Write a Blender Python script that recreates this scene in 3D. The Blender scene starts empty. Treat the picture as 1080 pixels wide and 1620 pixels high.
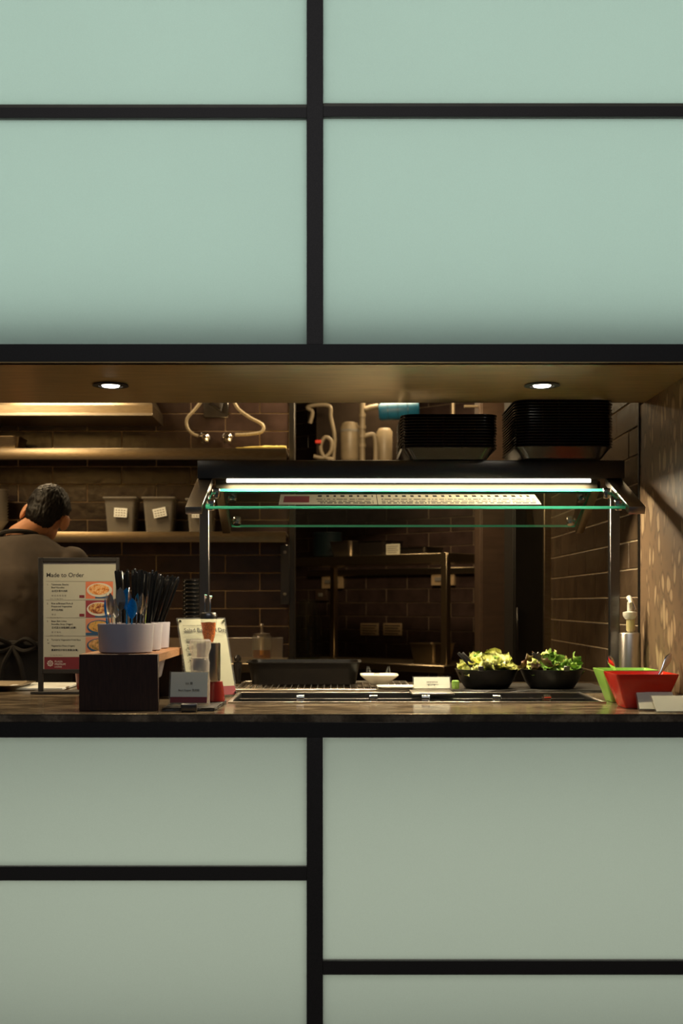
import bpy, bmesh, math, random
from mathutils import Vector, Matrix, noise
PI = math.pi
R = math.radians
random.seed(7)
C = bpy.context.scene.collection

# ---------- frame constants: facade plane is Y=0, camera looks along +Y ----------
S = 0.0016          # metres per photo pixel in the facade plane
F = 1970.0          # focal length in pixels (1080x1620 frame)
D = S * F           # camera to facade
EYE = 1.22
VX, VY = 532.0, 955.0
def P(x, y, k):     # measured photo point at depth ratio k -> world point
    return Vector(((x - VX) * S * k, D * (k - 1), EYE + (VY - y) * S * k))
def YK(k): return D * (k - 1)
def KY(Y): return 1 + Y / D
ZC = 0.94           # countertop height

# ---------- camera ----------
cam = bpy.data.cameras.new('camera'); camo = bpy.data.objects.new('camera', cam); C.objects.link(camo)
camo.location = (0, -D, EYE); camo.rotation_euler = (R(90), 0, 0)
cam.sensor_fit = 'AUTO'; cam.sensor_width = 36; cam.lens = F / 1620 * 36
cam.shift_x = (540 - VX) / 1620; cam.shift_y = (VY - 810) / 1620
cam.clip_start = 0.05
cam.dof.use_dof = True; cam.dof.focus_distance = D + 0.35; cam.dof.aperture_fstop = 4.5
bpy.context.scene.camera = camo

# ---------- world, view ----------
w = bpy.data.worlds.new('world'); bpy.context.scene.world = w; w.use_nodes = True
w.node_tree.nodes['Background'].inputs[0].default_value = (0.9, 0.95, 1.0, 1)
w.node_tree.nodes['Background'].inputs[1].default_value = 0.035
vs = bpy.context.scene.view_settings
vs.view_transform = 'Standard'; vs.look = 'None'; vs.gamma = 1; vs.use_curve_mapping = False
vs.exposure = 0.0

# ---------- large lights ----------
def area(name, loc, rot, sx, sy, power, col, spread=180):
    l = bpy.data.lights.new(name, 'AREA'); l.shape = 'RECTANGLE'; l.size = sx; l.size_y = sy
    l.energy = power; l.color = col; l.spread = R(spread)
    o = bpy.data.objects.new(name, l); o.location = loc; o.rotation_euler = rot; C.objects.link(o); return o
WARM = (1.0, 0.74, 0.42)
# hall lighting in front of the counter
area('hall_light', (-0.2, -2.4, 3.3), (R(35), 0, 0), 2.6, 0.9, 13, (0.92, 0.93, 1.0))
# tubes inside the upper light box (end above its bottom) and the lower counter box
ZT0 = EYE + (VY - 515) * S
area('light_box_tubes_upper', (0.1, 0.088, (ZT0 + 2.95) / 2), (R(-90), 0, 0), 2.7, 2.95 - ZT0, 9.9, (0.83, 1.0, 0.88))
area('light_box_tubes_lower', (0.1, 0.235, 0.46), (R(-90), 0, 0), 2.7, 0.78, 6.6, (1.0, 1.0, 0.82))
# kitchen ceiling lamps
area('kitchen_lamp_left', (-1.35, 2.45, 2.56), (R(8), 0, 0), 0.5, 0.35, 19, WARM)
area('kitchen_lamp_middle', (0.15, 2.9, 2.56), (R(12), 0, 0), 0.5, 0.25, 24, WARM)
area('kitchen_lamp_front', (-1.85, 1.1, 2.56), (0, 0, 0), 0.5, 0.3, 20, WARM)
area('kitchen_lamp_far', (0.35, 4.1, 2.56), (0, 0, 0), 0.4, 0.2, 8, WARM)

# ================= materials =================
def nt(name):
    m = bpy.data.materials.new(name); m.use_nodes = True
    return m, m.node_tree, m.node_tree.nodes['Principled BSDF']
def N(t, typ, **kw):
    n = t.nodes.new(typ)
    for k, v in kw.items(): setattr(n, k, v)
    return n
def coords(t, scale=(1, 1, 1), kind='Object'):
    tc = N(t, 'ShaderNodeTexCoord'); mp = N(t, 'ShaderNodeMapping'); mp.inputs['Scale'].default_value = scale
    t.links.new(tc.outputs[kind], mp.inputs[0]); return mp.outputs[0]
def ramp(t, fac, stops):
    r = N(t, 'ShaderNodeValToRGB'); e = r.color_ramp.elements
    while len(e) < len(stops): e.new(0.5)
    for i, (p, c) in enumerate(stops): e[i].position = p; e[i].color = (*c, 1)
    t.links.new(fac, r.inputs[0]); return r.outputs[0]
def noisef(t, vec, scale, detail=3, rough=.5):
    n = N(t, 'ShaderNodeTexNoise'); n.inputs['Scale'].default_value = scale
    n.inputs['Detail'].default_value = detail; n.inputs['Roughness'].default_value = rough
    t.links.new(vec, n.inputs['Vector']); return n.outputs[0]
def bump(t, b, h, strength=.2, dist=.002):
    n = N(t, 'ShaderNodeBump'); n.inputs['Strength'].default_value = strength; n.inputs['Distance'].default_value = dist
    t.links.new(h, n.inputs['Height']); t.links.new(n.outputs[0], b.inputs['Normal'])
def mat(name, col, rough=.5, metal=0, var=.15, scale=12, stretch=(1, 1, 1), bmp=0, coat=0, spec=None, bdist=.002):
    m, t, b = nt(name)
    v = coords(t, stretch); n = noisef(t, v, scale)
    lo = tuple(c * (1 - var) for c in col); hi = tuple(min(1, c * (1 + var)) for c in col)
    t.links.new(ramp(t, n, [(.3, lo), (.7, hi)]), b.inputs['Base Color'])
    b.inputs['Roughness'].default_value = rough; b.inputs['Metallic'].default_value = metal
    b.inputs['Coat Weight'].default_value = coat
    if spec is not None: b.inputs['Specular IOR Level'].default_value = spec
    if bmp: bump(t, b, n, bmp, bdist)
    return m
M = {}
M['black'] = mat('black powder coated metal', (.027, .0235, .02), .6, 0, .15, 300)
M['bar'] = mat('dark brown powder coated bar', (.062, .054, .047), .6, 0, .2, 500)
M['olive'] = mat('olive grey trim', (.15, .135, .09), .5)
M['steel'] = mat('brushed stainless steel', (.55, .51, .45), .3, 1, .1, 60, (1, 20, 20), .04)
M['steel_warm'] = mat('warm worn stainless steel', (.38, .31, .21), .3, 1, .15, 30, (1, 12, 12), .05)
M['darksteel'] = mat('dark stainless steel', (.14, .135, .13), .3, 1, .1, 60, (1, 20, 20), .03)
M['chrome'] = mat('polished chrome', (.8, .78, .75), .1, 1, .03)
M['bronze'] = mat('satin bronze panel', (.6, .45, .22), .32, .6, .12, 7, (1, 6, 1), .1)
M['blackmat'] = mat('black matt stone edge', (.014, .012, .01), .45)
M['blackplastic'] = mat('black plastic', (.016, .013, .011), .2, 0, .1, 60)
M['blackgloss'] = mat('glossy black', (.01, .01, .01), .14, 0, .1, 60)
M['melamine'] = mat('black melamine', (.006, .005, .004), .35, 0, .2, 40, bmp=.05, spec=.2)
M['white'] = mat('white glazed ceramic', (.42, .39, .43), .25, 0, .03)
M['paper'] = mat('white paper', (.52, .51, .4), .7, 0, .03)
M['cardwhite'] = mat('white card', (.9, .92, .86), .6, 0, .02)
M['maroon'] = mat('maroon print', (.2, .022, .03), .6)
M['ink'] = mat('black ink', (.02, .018, .018), .7)
M['inkgrey'] = mat('grey ink', (.22, .2, .17), .7)
M['inkwhite'] = mat('pale print', (.75, .7, .62), .7)
M['tan'] = mat('tan laminate', (.42, .3, .17), .5)
M['pvc'] = mat('cream plastic pipe', (.24, .19, .12), .45)
M['bluetank'] = mat('blue filter housing', (.01, .13, .24), .5)
M['skin'] = mat('skin', (.62, .29, .15), .5, 0, .1, 14)
M['hair'] = mat('black hair', (.006, .005, .0045), .55, 0, .5, 90, (1, 1, .25), .8, bdist=.004, spec=.3)
M['shirt'] = mat('dark grey cotton', (.085, .068, .054), .85, 0, .3, 8, bmp=.3, bdist=.01)
M['apron'] = mat('black apron cloth', (.016, .014, .012), .8, 0, .3, 10, bmp=.2)
M['trousers'] = mat('black trousers', (.015, .014, .015), .85)
M['red'] = mat('glossy red melamine', (.62, .03, .012), .22, 0, .06, 10)
M['green'] = mat('lime green melamine', (.3, .55, .09), .25, 0, .06, 10)
M['creamglaze'] = mat('cream inside glaze', (.75, .73, .62), .25)
M['redplastic'] = mat('dark red plastic', (.22, .012, .008), .3)
M['chili'] = mat('chilli flakes', (.85, .16, .02), .6, 0, .6, 300)
M['bluemetal'] = mat('speckled blue metal', (.01, .2, .5), .25, .3, .4, 500)  # finely speckled blue over the whole spoon, slightly metallic
M['yellowcloth'] = mat('yellow cloth', (.62, .5, .14), .85, 0, .2, 40, bmp=.5)
M['whiteplastic'] = mat('white plastic', (.6, .57, .48), .4)
M['slate'] = mat('black slate', (.03, .027, .022), .5, 0, .6, 90, bmp=1.0, bdist=.004)
M['grey'] = mat('light grey plastic', (.3, .28, .25), .4)
M['floor'] = mat('dark kitchen floor', (.05, .045, .04), .5, 0, .3, 20)
M['ceiling'] = mat('kitchen ceiling paint', (.3, .25, .19), .7)
M['boxwhite'] = mat('white light box lining', (.8, .8, .8), .8)
M['brownpanel'] = mat('brown laminate door', (.07, .042, .026), .45, 0, .15, 8, (1, 1, 6))
M['darkblue'] = mat('dark teal plastic', (.02, .035, .04), .35)
M['hose'] = mat('cream braided hose', (.36, .3, .2), .45, .2, .3, 200)

def glass(name, col, rough=0.0, haze=0):
    m, t, b = nt(name)
    b.inputs['Base Color'].default_value = (*col, 1); b.inputs['Transmission Weight'].default_value = 1
    b.inputs['Roughness'].default_value = rough; b.inputs['IOR'].default_value = 1.45
    # light passes through panes for shadow purposes via a fresnel mix of transparent and gloss
    o = t.nodes['Material Output']; tr = N(t, 'ShaderNodeBsdfTransparent'); tr.inputs[0].default_value = (*col, 1)
    gl = N(t, 'ShaderNodeBsdfGlossy'); gl.inputs['Roughness'].default_value = max(rough, .02)
    lw = N(t, 'ShaderNodeFresnel'); lw.inputs[0].default_value = 1.5
    geo = N(t, 'ShaderNodeNewGeometry'); inv_ = N(t, 'ShaderNodeMath', operation='SUBTRACT'); inv_.inputs[0].default_value = 1
    t.links.new(geo.outputs['Backfacing'], inv_.inputs[1]); mm_ = N(t, 'ShaderNodeMath', operation='MULTIPLY'); t.links.new(lw.outputs[0], mm_.inputs[0]); t.links.new(inv_.outputs[0], mm_.inputs[1])
    mx = N(t, 'ShaderNodeMixShader'); t.links.new(mm_.outputs[0], mx.inputs[0])
    if haze:
        df = N(t, 'ShaderNodeBsdfDiffuse'); df.inputs[0].default_value = (*col, 1); m2 = N(t, 'ShaderNodeMixShader'); m2.inputs[0].default_value = haze
        t.links.new(tr.outputs[0], m2.inputs[1]); t.links.new(df.outputs[0], m2.inputs[2]); tr = m2
    t.links.new(tr.outputs[0], mx.inputs[1]); t.links.new(gl.outputs[0], mx.inputs[2]); t.links.new(mx.outputs[0], o.inputs[0])
    return m
M['glass'] = glass('clear pane glass', (.93, .98, .95))
M['acrylic'] = glass('clear acrylic', (.95, .95, .92), .03, .03)
M['cloudy'] = glass('cloudy polycarbonate', (.62, .58, .5), .15, .25)
M['mill'] = glass('thick clear acrylic', (.97, .94, .88), .05, .34)
M['amber'] = glass('amber oil glass', (.9, .55, .12), .05)
m, t, b = nt('green glass edge'); M['glassedge'] = m
tl = N(t, 'ShaderNodeBsdfTranslucent'); tl.inputs[0].default_value = (.12, .85, .62, 1); gl = N(t, 'ShaderNodeBsdfGlossy'); gl.inputs[0].default_value = (.3, .8, .7, 1); gl.inputs['Roughness'].default_value = .15
mx = N(t, 'ShaderNodeMixShader'); mx.inputs[0].default_value = .35
t.links.new(tl.outputs[0], mx.inputs[1]); t.links.new(gl.outputs[0], mx.inputs[2]); t.links.new(mx.outputs[0], t.nodes['Material Output'].inputs[0])
# opal panels: diffuse white-green film in front of clear back
m, t, b = nt('opal mint glass'); M['opal'] = m
o = t.nodes['Material Output']; d = N(t, 'ShaderNodeBsdfDiffuse'); tr = N(t, 'ShaderNodeBsdfTranslucent')
v = coords(t); nz = noisef(t, v, 700, 2); cc = ramp(t, nz, [(.3, (.52, .59, .55)), (.7, (.57, .64, .6))])
t.links.new(cc, d.inputs[0]); t.links.new(cc, tr.inputs[0])
mx = N(t, 'ShaderNodeMixShader'); mx.inputs[0].default_value = .55
t.links.new(d.outputs[0], mx.inputs[1]); t.links.new(tr.outputs[0], mx.inputs[2]); t.links.new(mx.outputs[0], o.inputs[0])
m, t, b = nt('clear back of panel'); M['clearback'] = m
tr = N(t, 'ShaderNodeBsdfTransparent'); t.links.new(tr.outputs[0], t.nodes['Material Output'].inputs[0])
def emit(name, col, s):
    m, t, b = nt(name); b.inputs['Base Color'].default_value = (0, 0, 0, 1)
    b.inputs['Emission Color'].default_value = (*col, 1); b.inputs['Emission Strength'].default_value = s; return m
M['reflector'] = mat('matt grey light channel', (.02, .018, .011), .6, spec=.1)
M['led'] = emit('led strip', (1, .93, .76), 5.5)
M['lamp'] = emit('downlight lens', (1, .93, .78), 9)
# tiles
def tilemat(name, c1, c2, rough):
    m, t, b = nt(name); oi = N(t, 'ShaderNodeObjectInfo'); v = coords(t)
    add = N(t, 'ShaderNodeVectorMath', operation='ADD'); t.links.new(v, add.inputs[0])
    sc = N(t, 'ShaderNodeVectorMath', operation='SCALE'); cb = N(t, 'ShaderNodeCombineXYZ')
    for i in range(3): t.links.new(oi.outputs['Random'], cb.inputs[i])
    t.links.new(cb.outputs[0], sc.inputs[0]); sc.inputs['Scale'].default_value = 37
    t.links.new(sc.outputs[0], add.inputs[1])
    n = noisef(t, add.outputs[0], 9, 4, .6)
    t.links.new(ramp(t, n, [(.3, c1), (.75, c2)]), b.inputs['Base Color'])
    n2 = noisef(t, add.outputs[0], 22, 2, .5)
    b.inputs['Roughness'].default_value = rough; b.inputs['Specular IOR Level'].default_value = .65
    bump(t, b, n2, .4, .004); return m
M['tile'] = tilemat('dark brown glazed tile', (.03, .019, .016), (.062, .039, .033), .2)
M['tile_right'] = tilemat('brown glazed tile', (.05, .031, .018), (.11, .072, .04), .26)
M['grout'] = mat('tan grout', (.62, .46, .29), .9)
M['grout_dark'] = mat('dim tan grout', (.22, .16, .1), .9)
M['grout_edgelit'] = mat('tan grout with edge light in colour', (.62, .48, .3), .8)  # light caught on the tiles' upper edges is put into this colour
# marble wall
m, t, b = nt('brown marble with pale flecks'); M['marble'] = m
v = coords(t, (1, .85, .42)); vn = N(t, 'ShaderNodeTexNoise'); vn.inputs['Scale'].default_value = 9; t.links.new(v, vn.inputs['Vector'])
mixv = N(t, 'ShaderNodeMixRGB'); mixv.inputs[0].default_value = .06; t.links.new(v, mixv.inputs[1]); t.links.new(vn.outputs['Color'], mixv.inputs[2])
vo = N(t, 'ShaderNodeTexVoronoi'); vo.inputs['Scale'].default_value = 30; t.links.new(mixv.outputs[0], vo.inputs['Vector'])
n = noisef(t, v, 14, 5, .65)
mu = N(t, 'ShaderNodeMath', operation='ADD'); t.links.new(vo.outputs['Distance'], mu.inputs[0]); 
ms = N(t, 'ShaderNodeMath', operation='MULTIPLY'); ms.inputs[1].default_value = .55; t.links.new(n, ms.inputs[0]); t.links.new(ms.outputs[0], mu.inputs[1])
sr = N(t, 'ShaderNodeSeparateColor'); t.links.new(vo.outputs['Color'], sr.inputs[0]); mm2 = N(t, 'ShaderNodeMath', operation='MULTIPLY_ADD'); mm2.inputs[1].default_value = .35; t.links.new(sr.outputs[0], mm2.inputs[0]); t.links.new(mu.outputs[0], mm2.inputs[2]); mu = mm2
t.links.new(ramp(t, mu.outputs[0], [(.72, (.3, .21, .12)), (.8, (.2, .13, .072)), (.88, (.1, .064, .037)), (1, (.15, .095, .052))]), b.inputs['Base Color'])
b.inputs['Roughness'].default_value = .5; b.inputs['Specular IOR Level'].default_value = .3
# countertop stone
m, t, b = nt('polished dark brown stone'); M['stone'] = m
v = coords(t, (1, 2.5, 1)); n = noisef(t, v, 9, 6, .65)
t.links.new(ramp(t, n, [(.35, (.05, .035, .022)), (.5, (.13, .095, .058)), (.58, (.28, .21, .13)), (.68, (.08, .058, .035))]), b.inputs['Base Color'])
b.inputs['Roughness'].default_value = .16; b.inputs['Specular IOR Level'].default_value = .7
# woods
def wood(name, c1, c2, sc=(1, 1, 8)):
    m, t, b = nt(name); v = coords(t, sc); n = noisef(t, v, 26, 6, .6)
    t.links.new(ramp(t, n, [(.35, c1), (.65, c2)]), b.inputs['Base Color']); b.inputs['Roughness'].default_value = .45
    bump(t, b, n, .15, .001); return m
M['darkwood'] = wood('dark walnut veneer', (.024, .011, .008), (.045, .02, .014), (9, 9, .8))
M['orangewood'] = wood('orange brown wood edge', (.28, .12, .045), (.42, .2, .08), (1, 1, 8))
# lettuce
def leafmat(name, c1, c2):
    m, t, b = nt(name); v = coords(t); n = noisef(t, v, 30, 4, .6)
    t.links.new(ramp(t, n, [(.35, c1), (.62, c2)]), b.inputs['Base Color']); b.inputs['Roughness'].default_value = .4
    bump(t, b, n, .5, .003); return m
M['leaf_yellow'] = leafmat('pale yellow lettuce', (.5, .55, .1), (.78, .76, .33))
M['leaf_green'] = leafmat('green lettuce', (.1, .24, .03), (.33, .5, .09))
M['leaf_red'] = leafmat('red lettuce', (.12, .02, .03), (.2, .16, .05))
def foodmat(name, stops, sc):
    m, t, b = nt(name); v = coords(t); n = noisef(t, v, sc, 5, .75)
    t.links.new(ramp(t, n, stops), b.inputs['Base Color']); b.inputs['Roughness'].default_value = .6; return m
M['food1'] = foodmat('printed noodles', [(.36, (.3, .05, .01)), (.46, (.8, .28, .04)), (.56, (.9, .62, .3)), (.66, (.6, .14, .03))], 90)
M['food2'] = foodmat('printed pork and greens', [(.38, (.07, .02, .015)), (.48, (.4, .1, .03)), (.56, (.85, .55, .18)), (.66, (.16, .22, .04))], 70)
M['food3'] = foodmat('printed soup', [(.38, (.12, .07, .02)), (.5, (.75, .4, .1)), (.62, (.3, .25, .06))], 70)
M['food4'] = foodmat('printed rice', [(.38, (.1, .12, .03)), (.5, (.6, .3, .1)), (.62, (.75, .5, .2))], 60)
M['orangeprint'] = mat('orange print', (.75, .22, .1), .6)
M['blueprint'] = mat('blue print', (.03, .1, .2), .6)
M['pinkprint'] = mat('salmon print', (.65, .27, .16), .6)
M['dishprint'] = mat('pale dish print', (.75, .72, .6), .6)
M['redprint'] = mat('dark red print', (.3, .04, .05), .6)

# ================= mesh helpers =================
class MB:
    def __init__(s): s.bm = bmesh.new()
    def box(s, x0, x1, y0, y1, z0, z1, bev=0, seg=1, mi=0):
        r = bmesh.ops.create_cube(s.bm, size=1)['verts']
        for v in r:
            v.co = Vector(((x0 + x1) / 2 + v.co.x * (x1 - x0), (y0 + y1) / 2 + v.co.y * (y1 - y0), (z0 + z1) / 2 + v.co.z * (z1 - z0)))
        fs = set(f for v in r for f in v.link_faces)
        for f in fs: f.material_index = mi
        if bev:
            es = list(set(e for v in r for e in v.link_edges))
            bmesh.ops.bevel(s.bm, geom=es, offset=bev, segments=seg, affect='EDGES', profile=.5)
        return s
    def lathe(s, prof, seg=32, c=(0, 0, 0), sx=1, sy=1, ax='z', wob=None):
        rings = []
        for (r, z) in prof:
            if r < 1e-5: rings.append([s.bm.verts.new(s._ax(0, 0, z, ax, c))]); continue
            ring = []
            for i in range(seg):
                a = 2 * PI * i / seg; rr = r * (wob(a, z) if wob else 1)
                ring.append(s.bm.verts.new(s._ax(rr * math.cos(a) * sx, rr * math.sin(a) * sy, z, ax, c)))
            rings.append(ring)
        for A, B in zip(rings, rings[1:]):
            for i in range(seg):
                j = (i + 1) % seg
                try:
                    if len(A) == 1 and len(B) > 1: s.bm.faces.new((A[0], B[i], B[j]))
                    elif len(B) == 1 and len(A) > 1: s.bm.faces.new((A[i], B[0], A[j]))
                    elif len(A) > 1: s.bm.faces.new((A[i], B[i], B[j], A[j]))
                except ValueError: pass
        return s
    def _ax(s, x, y, z, ax, c):
        v = {'z': (x, y, z), 'y': (x, z, y), 'x': (z, x, y)}[ax]
        return Vector(v) + Vector(c)
    def loft(s, rings, cap=True):
        rs = [[s.bm.verts.new(p) for p in r] for r in rings]
        n = len(rs[0])
        for A, B in zip(rs, rs[1:]):
            for i in range(n):
                j = (i + 1) % n; s.bm.faces.new((A[i], A[j], B[j], B[i]))
        if cap: s.bm.faces.new(rs[0][::-1]); s.bm.faces.new(rs[-1])
        return s
    def tube(s, pts, r, seg=8, taper=None):
        pts = [Vector(p) for p in pts]; rings = []; up = Vector((0, 0, 1))
        t0 = (pts[1] - pts[0]).normalized()
        nx = t0.cross(up) if abs(t0.dot(up)) < .95 else t0.cross(Vector((1, 0, 0)))
        nx.normalize()
        for i, p in enumerate(pts):
            t = (pts[min(i + 1, len(pts) - 1)] - pts[max(i - 1, 0)]).normalized()
            nx = (nx - t * nx.dot(t)).normalized(); ny = t.cross(nx)
            rr = r if taper is None else taper[i]
            rings.append([p + (nx * math.cos(2 * PI * a / seg) + ny * math.sin(2 * PI * a / seg)) * rr for a in range(seg)])
        return s.loft(rings)
    def xf(s, m): bmesh.ops.transform(s.bm, matrix=m, verts=s.bm.verts); return s
    def build(s, name, m, parent=None, smooth=True, loc=None, origin=True):
        bmesh.ops.recalc_face_normals(s.bm, faces=s.bm.faces)
        me = bpy.data.meshes.new(name); 
        if origin and len(s.bm.verts) and loc is None:
            zs = [v.co for v in s.bm.verts]
            c = Vector(((min(v.x for v in zs) + max(v.x for v in zs)) / 2, (min(v.y for v in zs) + max(v.y for v in zs)) / 2, min(v.z for v in zs)))
            bmesh.ops.translate(s.bm, verts=s.bm.verts, vec=-c)
        else: c = Vector(loc) if loc is not None else Vector((0, 0, 0))
        s.bm.to_mesh(me); s.bm.free()
        for mm in (m if isinstance(m, (list, tuple)) else [m]): me.materials.append(mm)
        if smooth:
            me.polygons.foreach_set('use_smooth', [True] * len(me.polygons))
            try: me.set_sharp_from_angle(angle=R(38))
            except Exception: pass
        o = bpy.data.objects.new(name, me); C.objects.link(o)
        if parent:
            o.parent = parent; o.location = c - wloc(parent)
        else: o.location = c
        return o
def wloc(o):
    l = Vector(o.location)
    while o.parent: o = o.parent; l = l + Vector(o.location)
    return l
def tag(o, label=None, cat=None, group=None, kind=None):
    if label: o['label'] = label
    if cat: o['category'] = cat
    if group: o['group'] = group
    if kind: o['kind'] = kind
    return o
def thing(name, loc, label=None, cat=None, group=None, kind=None):
    o = bpy.data.objects.new(name, None); o.empty_display_size = .05; C.objects.link(o); o.location = loc
    return tag(o, label, cat, group, kind)
def copy_tree(o, parent=None, loc=None, rot=None, label=None, group=None):
    c = o.copy(); C.objects.link(c); c.parent = parent
    if loc is not None: c.location = loc
    if rot is not None: c.rotation_euler = rot
    if label: c['label'] = label
    if group: c['group'] = group
    for ch in list(o.children): copy_tree(ch, c)
    return c
def text(body, size, m, name='lettering', parent=None, loc=(0, 0, 0), align='LEFT', bold=0, rot=(R(90), 0, 0), sx=1):
    cu = bpy.data.curves.new('t', 'FONT'); cu.body = body; cu.size = size; cu.align_x = align; cu.offset = bold
    cu.extrude = 0.0001; cu.resolution_u = 3
    to = bpy.data.objects.new('t', cu); C.objects.link(to)
    dg = bpy.context.evaluated_depsgraph_get()
    me = bpy.data.meshes.new_from_object(to.evaluated_get(dg)); bpy.data.objects.remove(to)
    me.materials.clear(); me.materials.append(m)
    o = bpy.data.objects.new(name, me); C.objects.link(o)
    if parent: o.parent = parent
    o.location = loc; o.rotation_euler = rot; o.scale = (sx, 1, 1); return o
def rrect(w, d, r, z, n=5, cx=0, cy=0):
    pts = []
    for (sx, sy, a0) in ((1, 1, 0), (-1, 1, 90), (-1, -1, 180), (1, -1, 270)):
        for i in range(n):
            a = R(a0 + 90 * i / (n - 1)); pts.append(Vector((cx + sx * (w / 2 - r) + r * math.cos(a), cy + sy * (d / 2 - r) + r * math.sin(a), z)))
    return pts
def dish(mb, w0, d0, w1, d1, r, z0, z1, t=.003, lip=0, n=5):
    """open tapered tub: outside up, over the rim and down inside"""
    rings = [rrect(w0, d0, r, z0, n), rrect(w1, d1, r * 1.3, z1 - t, n)]
    if lip: rings += [rrect(w1 + 2 * lip, d1 + 2 * lip, r * 1.3 + lip, z1 - t * .8, n), rrect(w1 + 2 * lip, d1 + 2 * lip, r * 1.3 + lip, z1, n)]
    else: rings += [rrect(w1, d1, r * 1.3, z1, n)]
    rings += [rrect(w1 - 2 * t, d1 - 2 * t, r * 1.3 - t * .5, z1, n), rrect(w0 - 2 * t, d0 - 2 * t, max(.001, r - t), z0 + t, n)]
    return mb.loft(rings)

ORD = 'lowest second third fourth fifth sixth seventh eighth ninth tenth eleventh twelfth thirteenth fourteenth fifteenth sixteenth seventeenth eighteenth nineteenth twentieth twenty-first twenty-second twenty-third twenty-fourth twenty-fifth twenty-sixth'.split()
def nth(i, n, what):
    return ('topmost %s of' if i == n - 1 else 'lowest %s of' if i == 0 else ORD[i] + ' %s up in') % what
# ================= STRUCTURE =================
XR = 584.5 * S       # marble / tile wall plane on the right
XL = -2.3
# upper facade: light box cladding
fa = thing('wall_front', (0, 0, 1.8), kind='structure')
FX0, FX1 = -1.5, 1.6
def px(x): return (x - VX) * S
def pz(y): return EYE + (VY - y) * S
def panel(x0, x1, z0, z1, parent):
    mb = MB(); mb.box(x0, x1, .012, .02, z0, z1)
    mb.bm.faces.ensure_lookup_table(); mb.bm.normal_update()
    for f in mb.bm.faces: f.material_index = 0 if f.normal.y < -.5 else 1
    return mb.build('glass_panel', [M['opal'], M['clearback']], parent, smooth=False)
g = .001
ZTOP = 2.95
panel(FX0, px(485) - g, pz(164) + g, ZTOP, fa); panel(px(511) + g, FX1, pz(162) + g, ZTOP, fa)
panel(FX0, px(485) - g, pz(545) + g, pz(187) - g, fa); panel(px(511) + g, FX1, pz(545) + g, pz(185) - g, fa)
MB().box(px(485), px(511), -.004, .022, pz(545), ZTOP, .0008).build('mullion', M['bar'], fa)
for (a, b_, yt) in ((FX0, px(485), 164), (px(511), FX1, 162)):
    MB().box(a, b_, .004, .022, pz(yt + 6), pz(yt), .0008).build('transom_lip', M['olive'], fa)
    MB().box(a, b_, -.002, .022, pz(yt + 23), pz(yt + 6.2), .0008).build('transom', M['bar'], fa)
MB().box(FX0, FX1, -.006, .022, pz(572.5), pz(545), .0008).build('header_rail', M['black'], fa)
MB().box(FX0, FX1, -.006, .022, pz(574.5), pz(572.8), .0003).build('header_lip', M['bronze'], fa)
mb = MB()   # light box lining
mb.box(FX0, FX1, .094, .104, 1.868, ZTOP); mb.box(FX0, FX1, .024, .104, ZTOP, ZTOP + .01)
MB().box(FX0, FX1, .024, .104, 1.855, 1.862).build('light_box_floor', M['black'], fa)
mb.box(FX0 - .01, FX0, .024, .27, 1.85, ZTOP); mb.box(FX1, FX1 + .01, .024, .27, 1.85, ZTOP)
mb.build('light_box', M['boxwhite'], fa, smooth=False)
# soffit and its back
so = MB().box(FX0 - .8, XR, .0, YK(1.198), pz(574.5), pz(574.5) + .022, .0008).build('ceiling', M['bronze']); tag(so, kind='structure')
MB().box(FX0 - .8, XR, YK(1.198) - .012, YK(1.198), pz(574.5) + .0225, 2.6).build('soffit_back', M['bronze'], so)
kc = MB().box(XL - .1, 1.9, YK(1.198) + .01, 6.6, 2.6, 2.66).build('ceiling', M['ceiling']); tag(kc, kind='structure')
fl = MB().box(XL - 1, 2.6, -3.6, 6.6, -.05, 0).build('floor', M['floor']); tag(fl, kind='structure')
# downlights in the soffit
def downlight(x, label, power, tiltx=0, tilty=0, seen=.025):
    p = P(x, 608, 1.098); zs = pz(574.5)
    t = thing('downlight', (p.x, p.y, zs), label, 'light', 'recessed downlights in the bronze soffit')
    MB().lathe([(.034, -.0012), (.048, -.0012), (.05, -.004), (.034, -.005), (.034, -.0012)], 40, (p.x, p.y, zs)).build('trim_ring', M['black'], t)
    MB().lathe([(0, -.001), (.033, -.001), (.033, -.0022), (0, -.0022)], 32, (p.x, p.y, zs)).build('black_baffle', M['black'], t)
    MB().lathe([(0, -.0025), (seen, -.0025), (seen * .9, -.006), (0, -.0075)], 32, (p.x, p.y, zs)).build('lens', M['lamp'], t)
    l = bpy.data.lights.new('spot', 'SPOT'); l.energy = power; l.color = (1, .8, .5); l.spot_size = R(110); l.spot_blend = .35; l.shadow_soft_size = .012
    o = bpy.data.objects.new('lamp_light', l); C.objects.link(o); o.location = (p.x, p.y, zs - .012); o.rotation_euler = (tiltx, tilty, 0)
downlight(175, 'left round recessed downlight glowing in the bronze soffit', 16, R(0), 0)
downlight(857, 'right round recessed downlight in the bronze soffit above the taller tray stack', 20, R(0), R(18))

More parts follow.
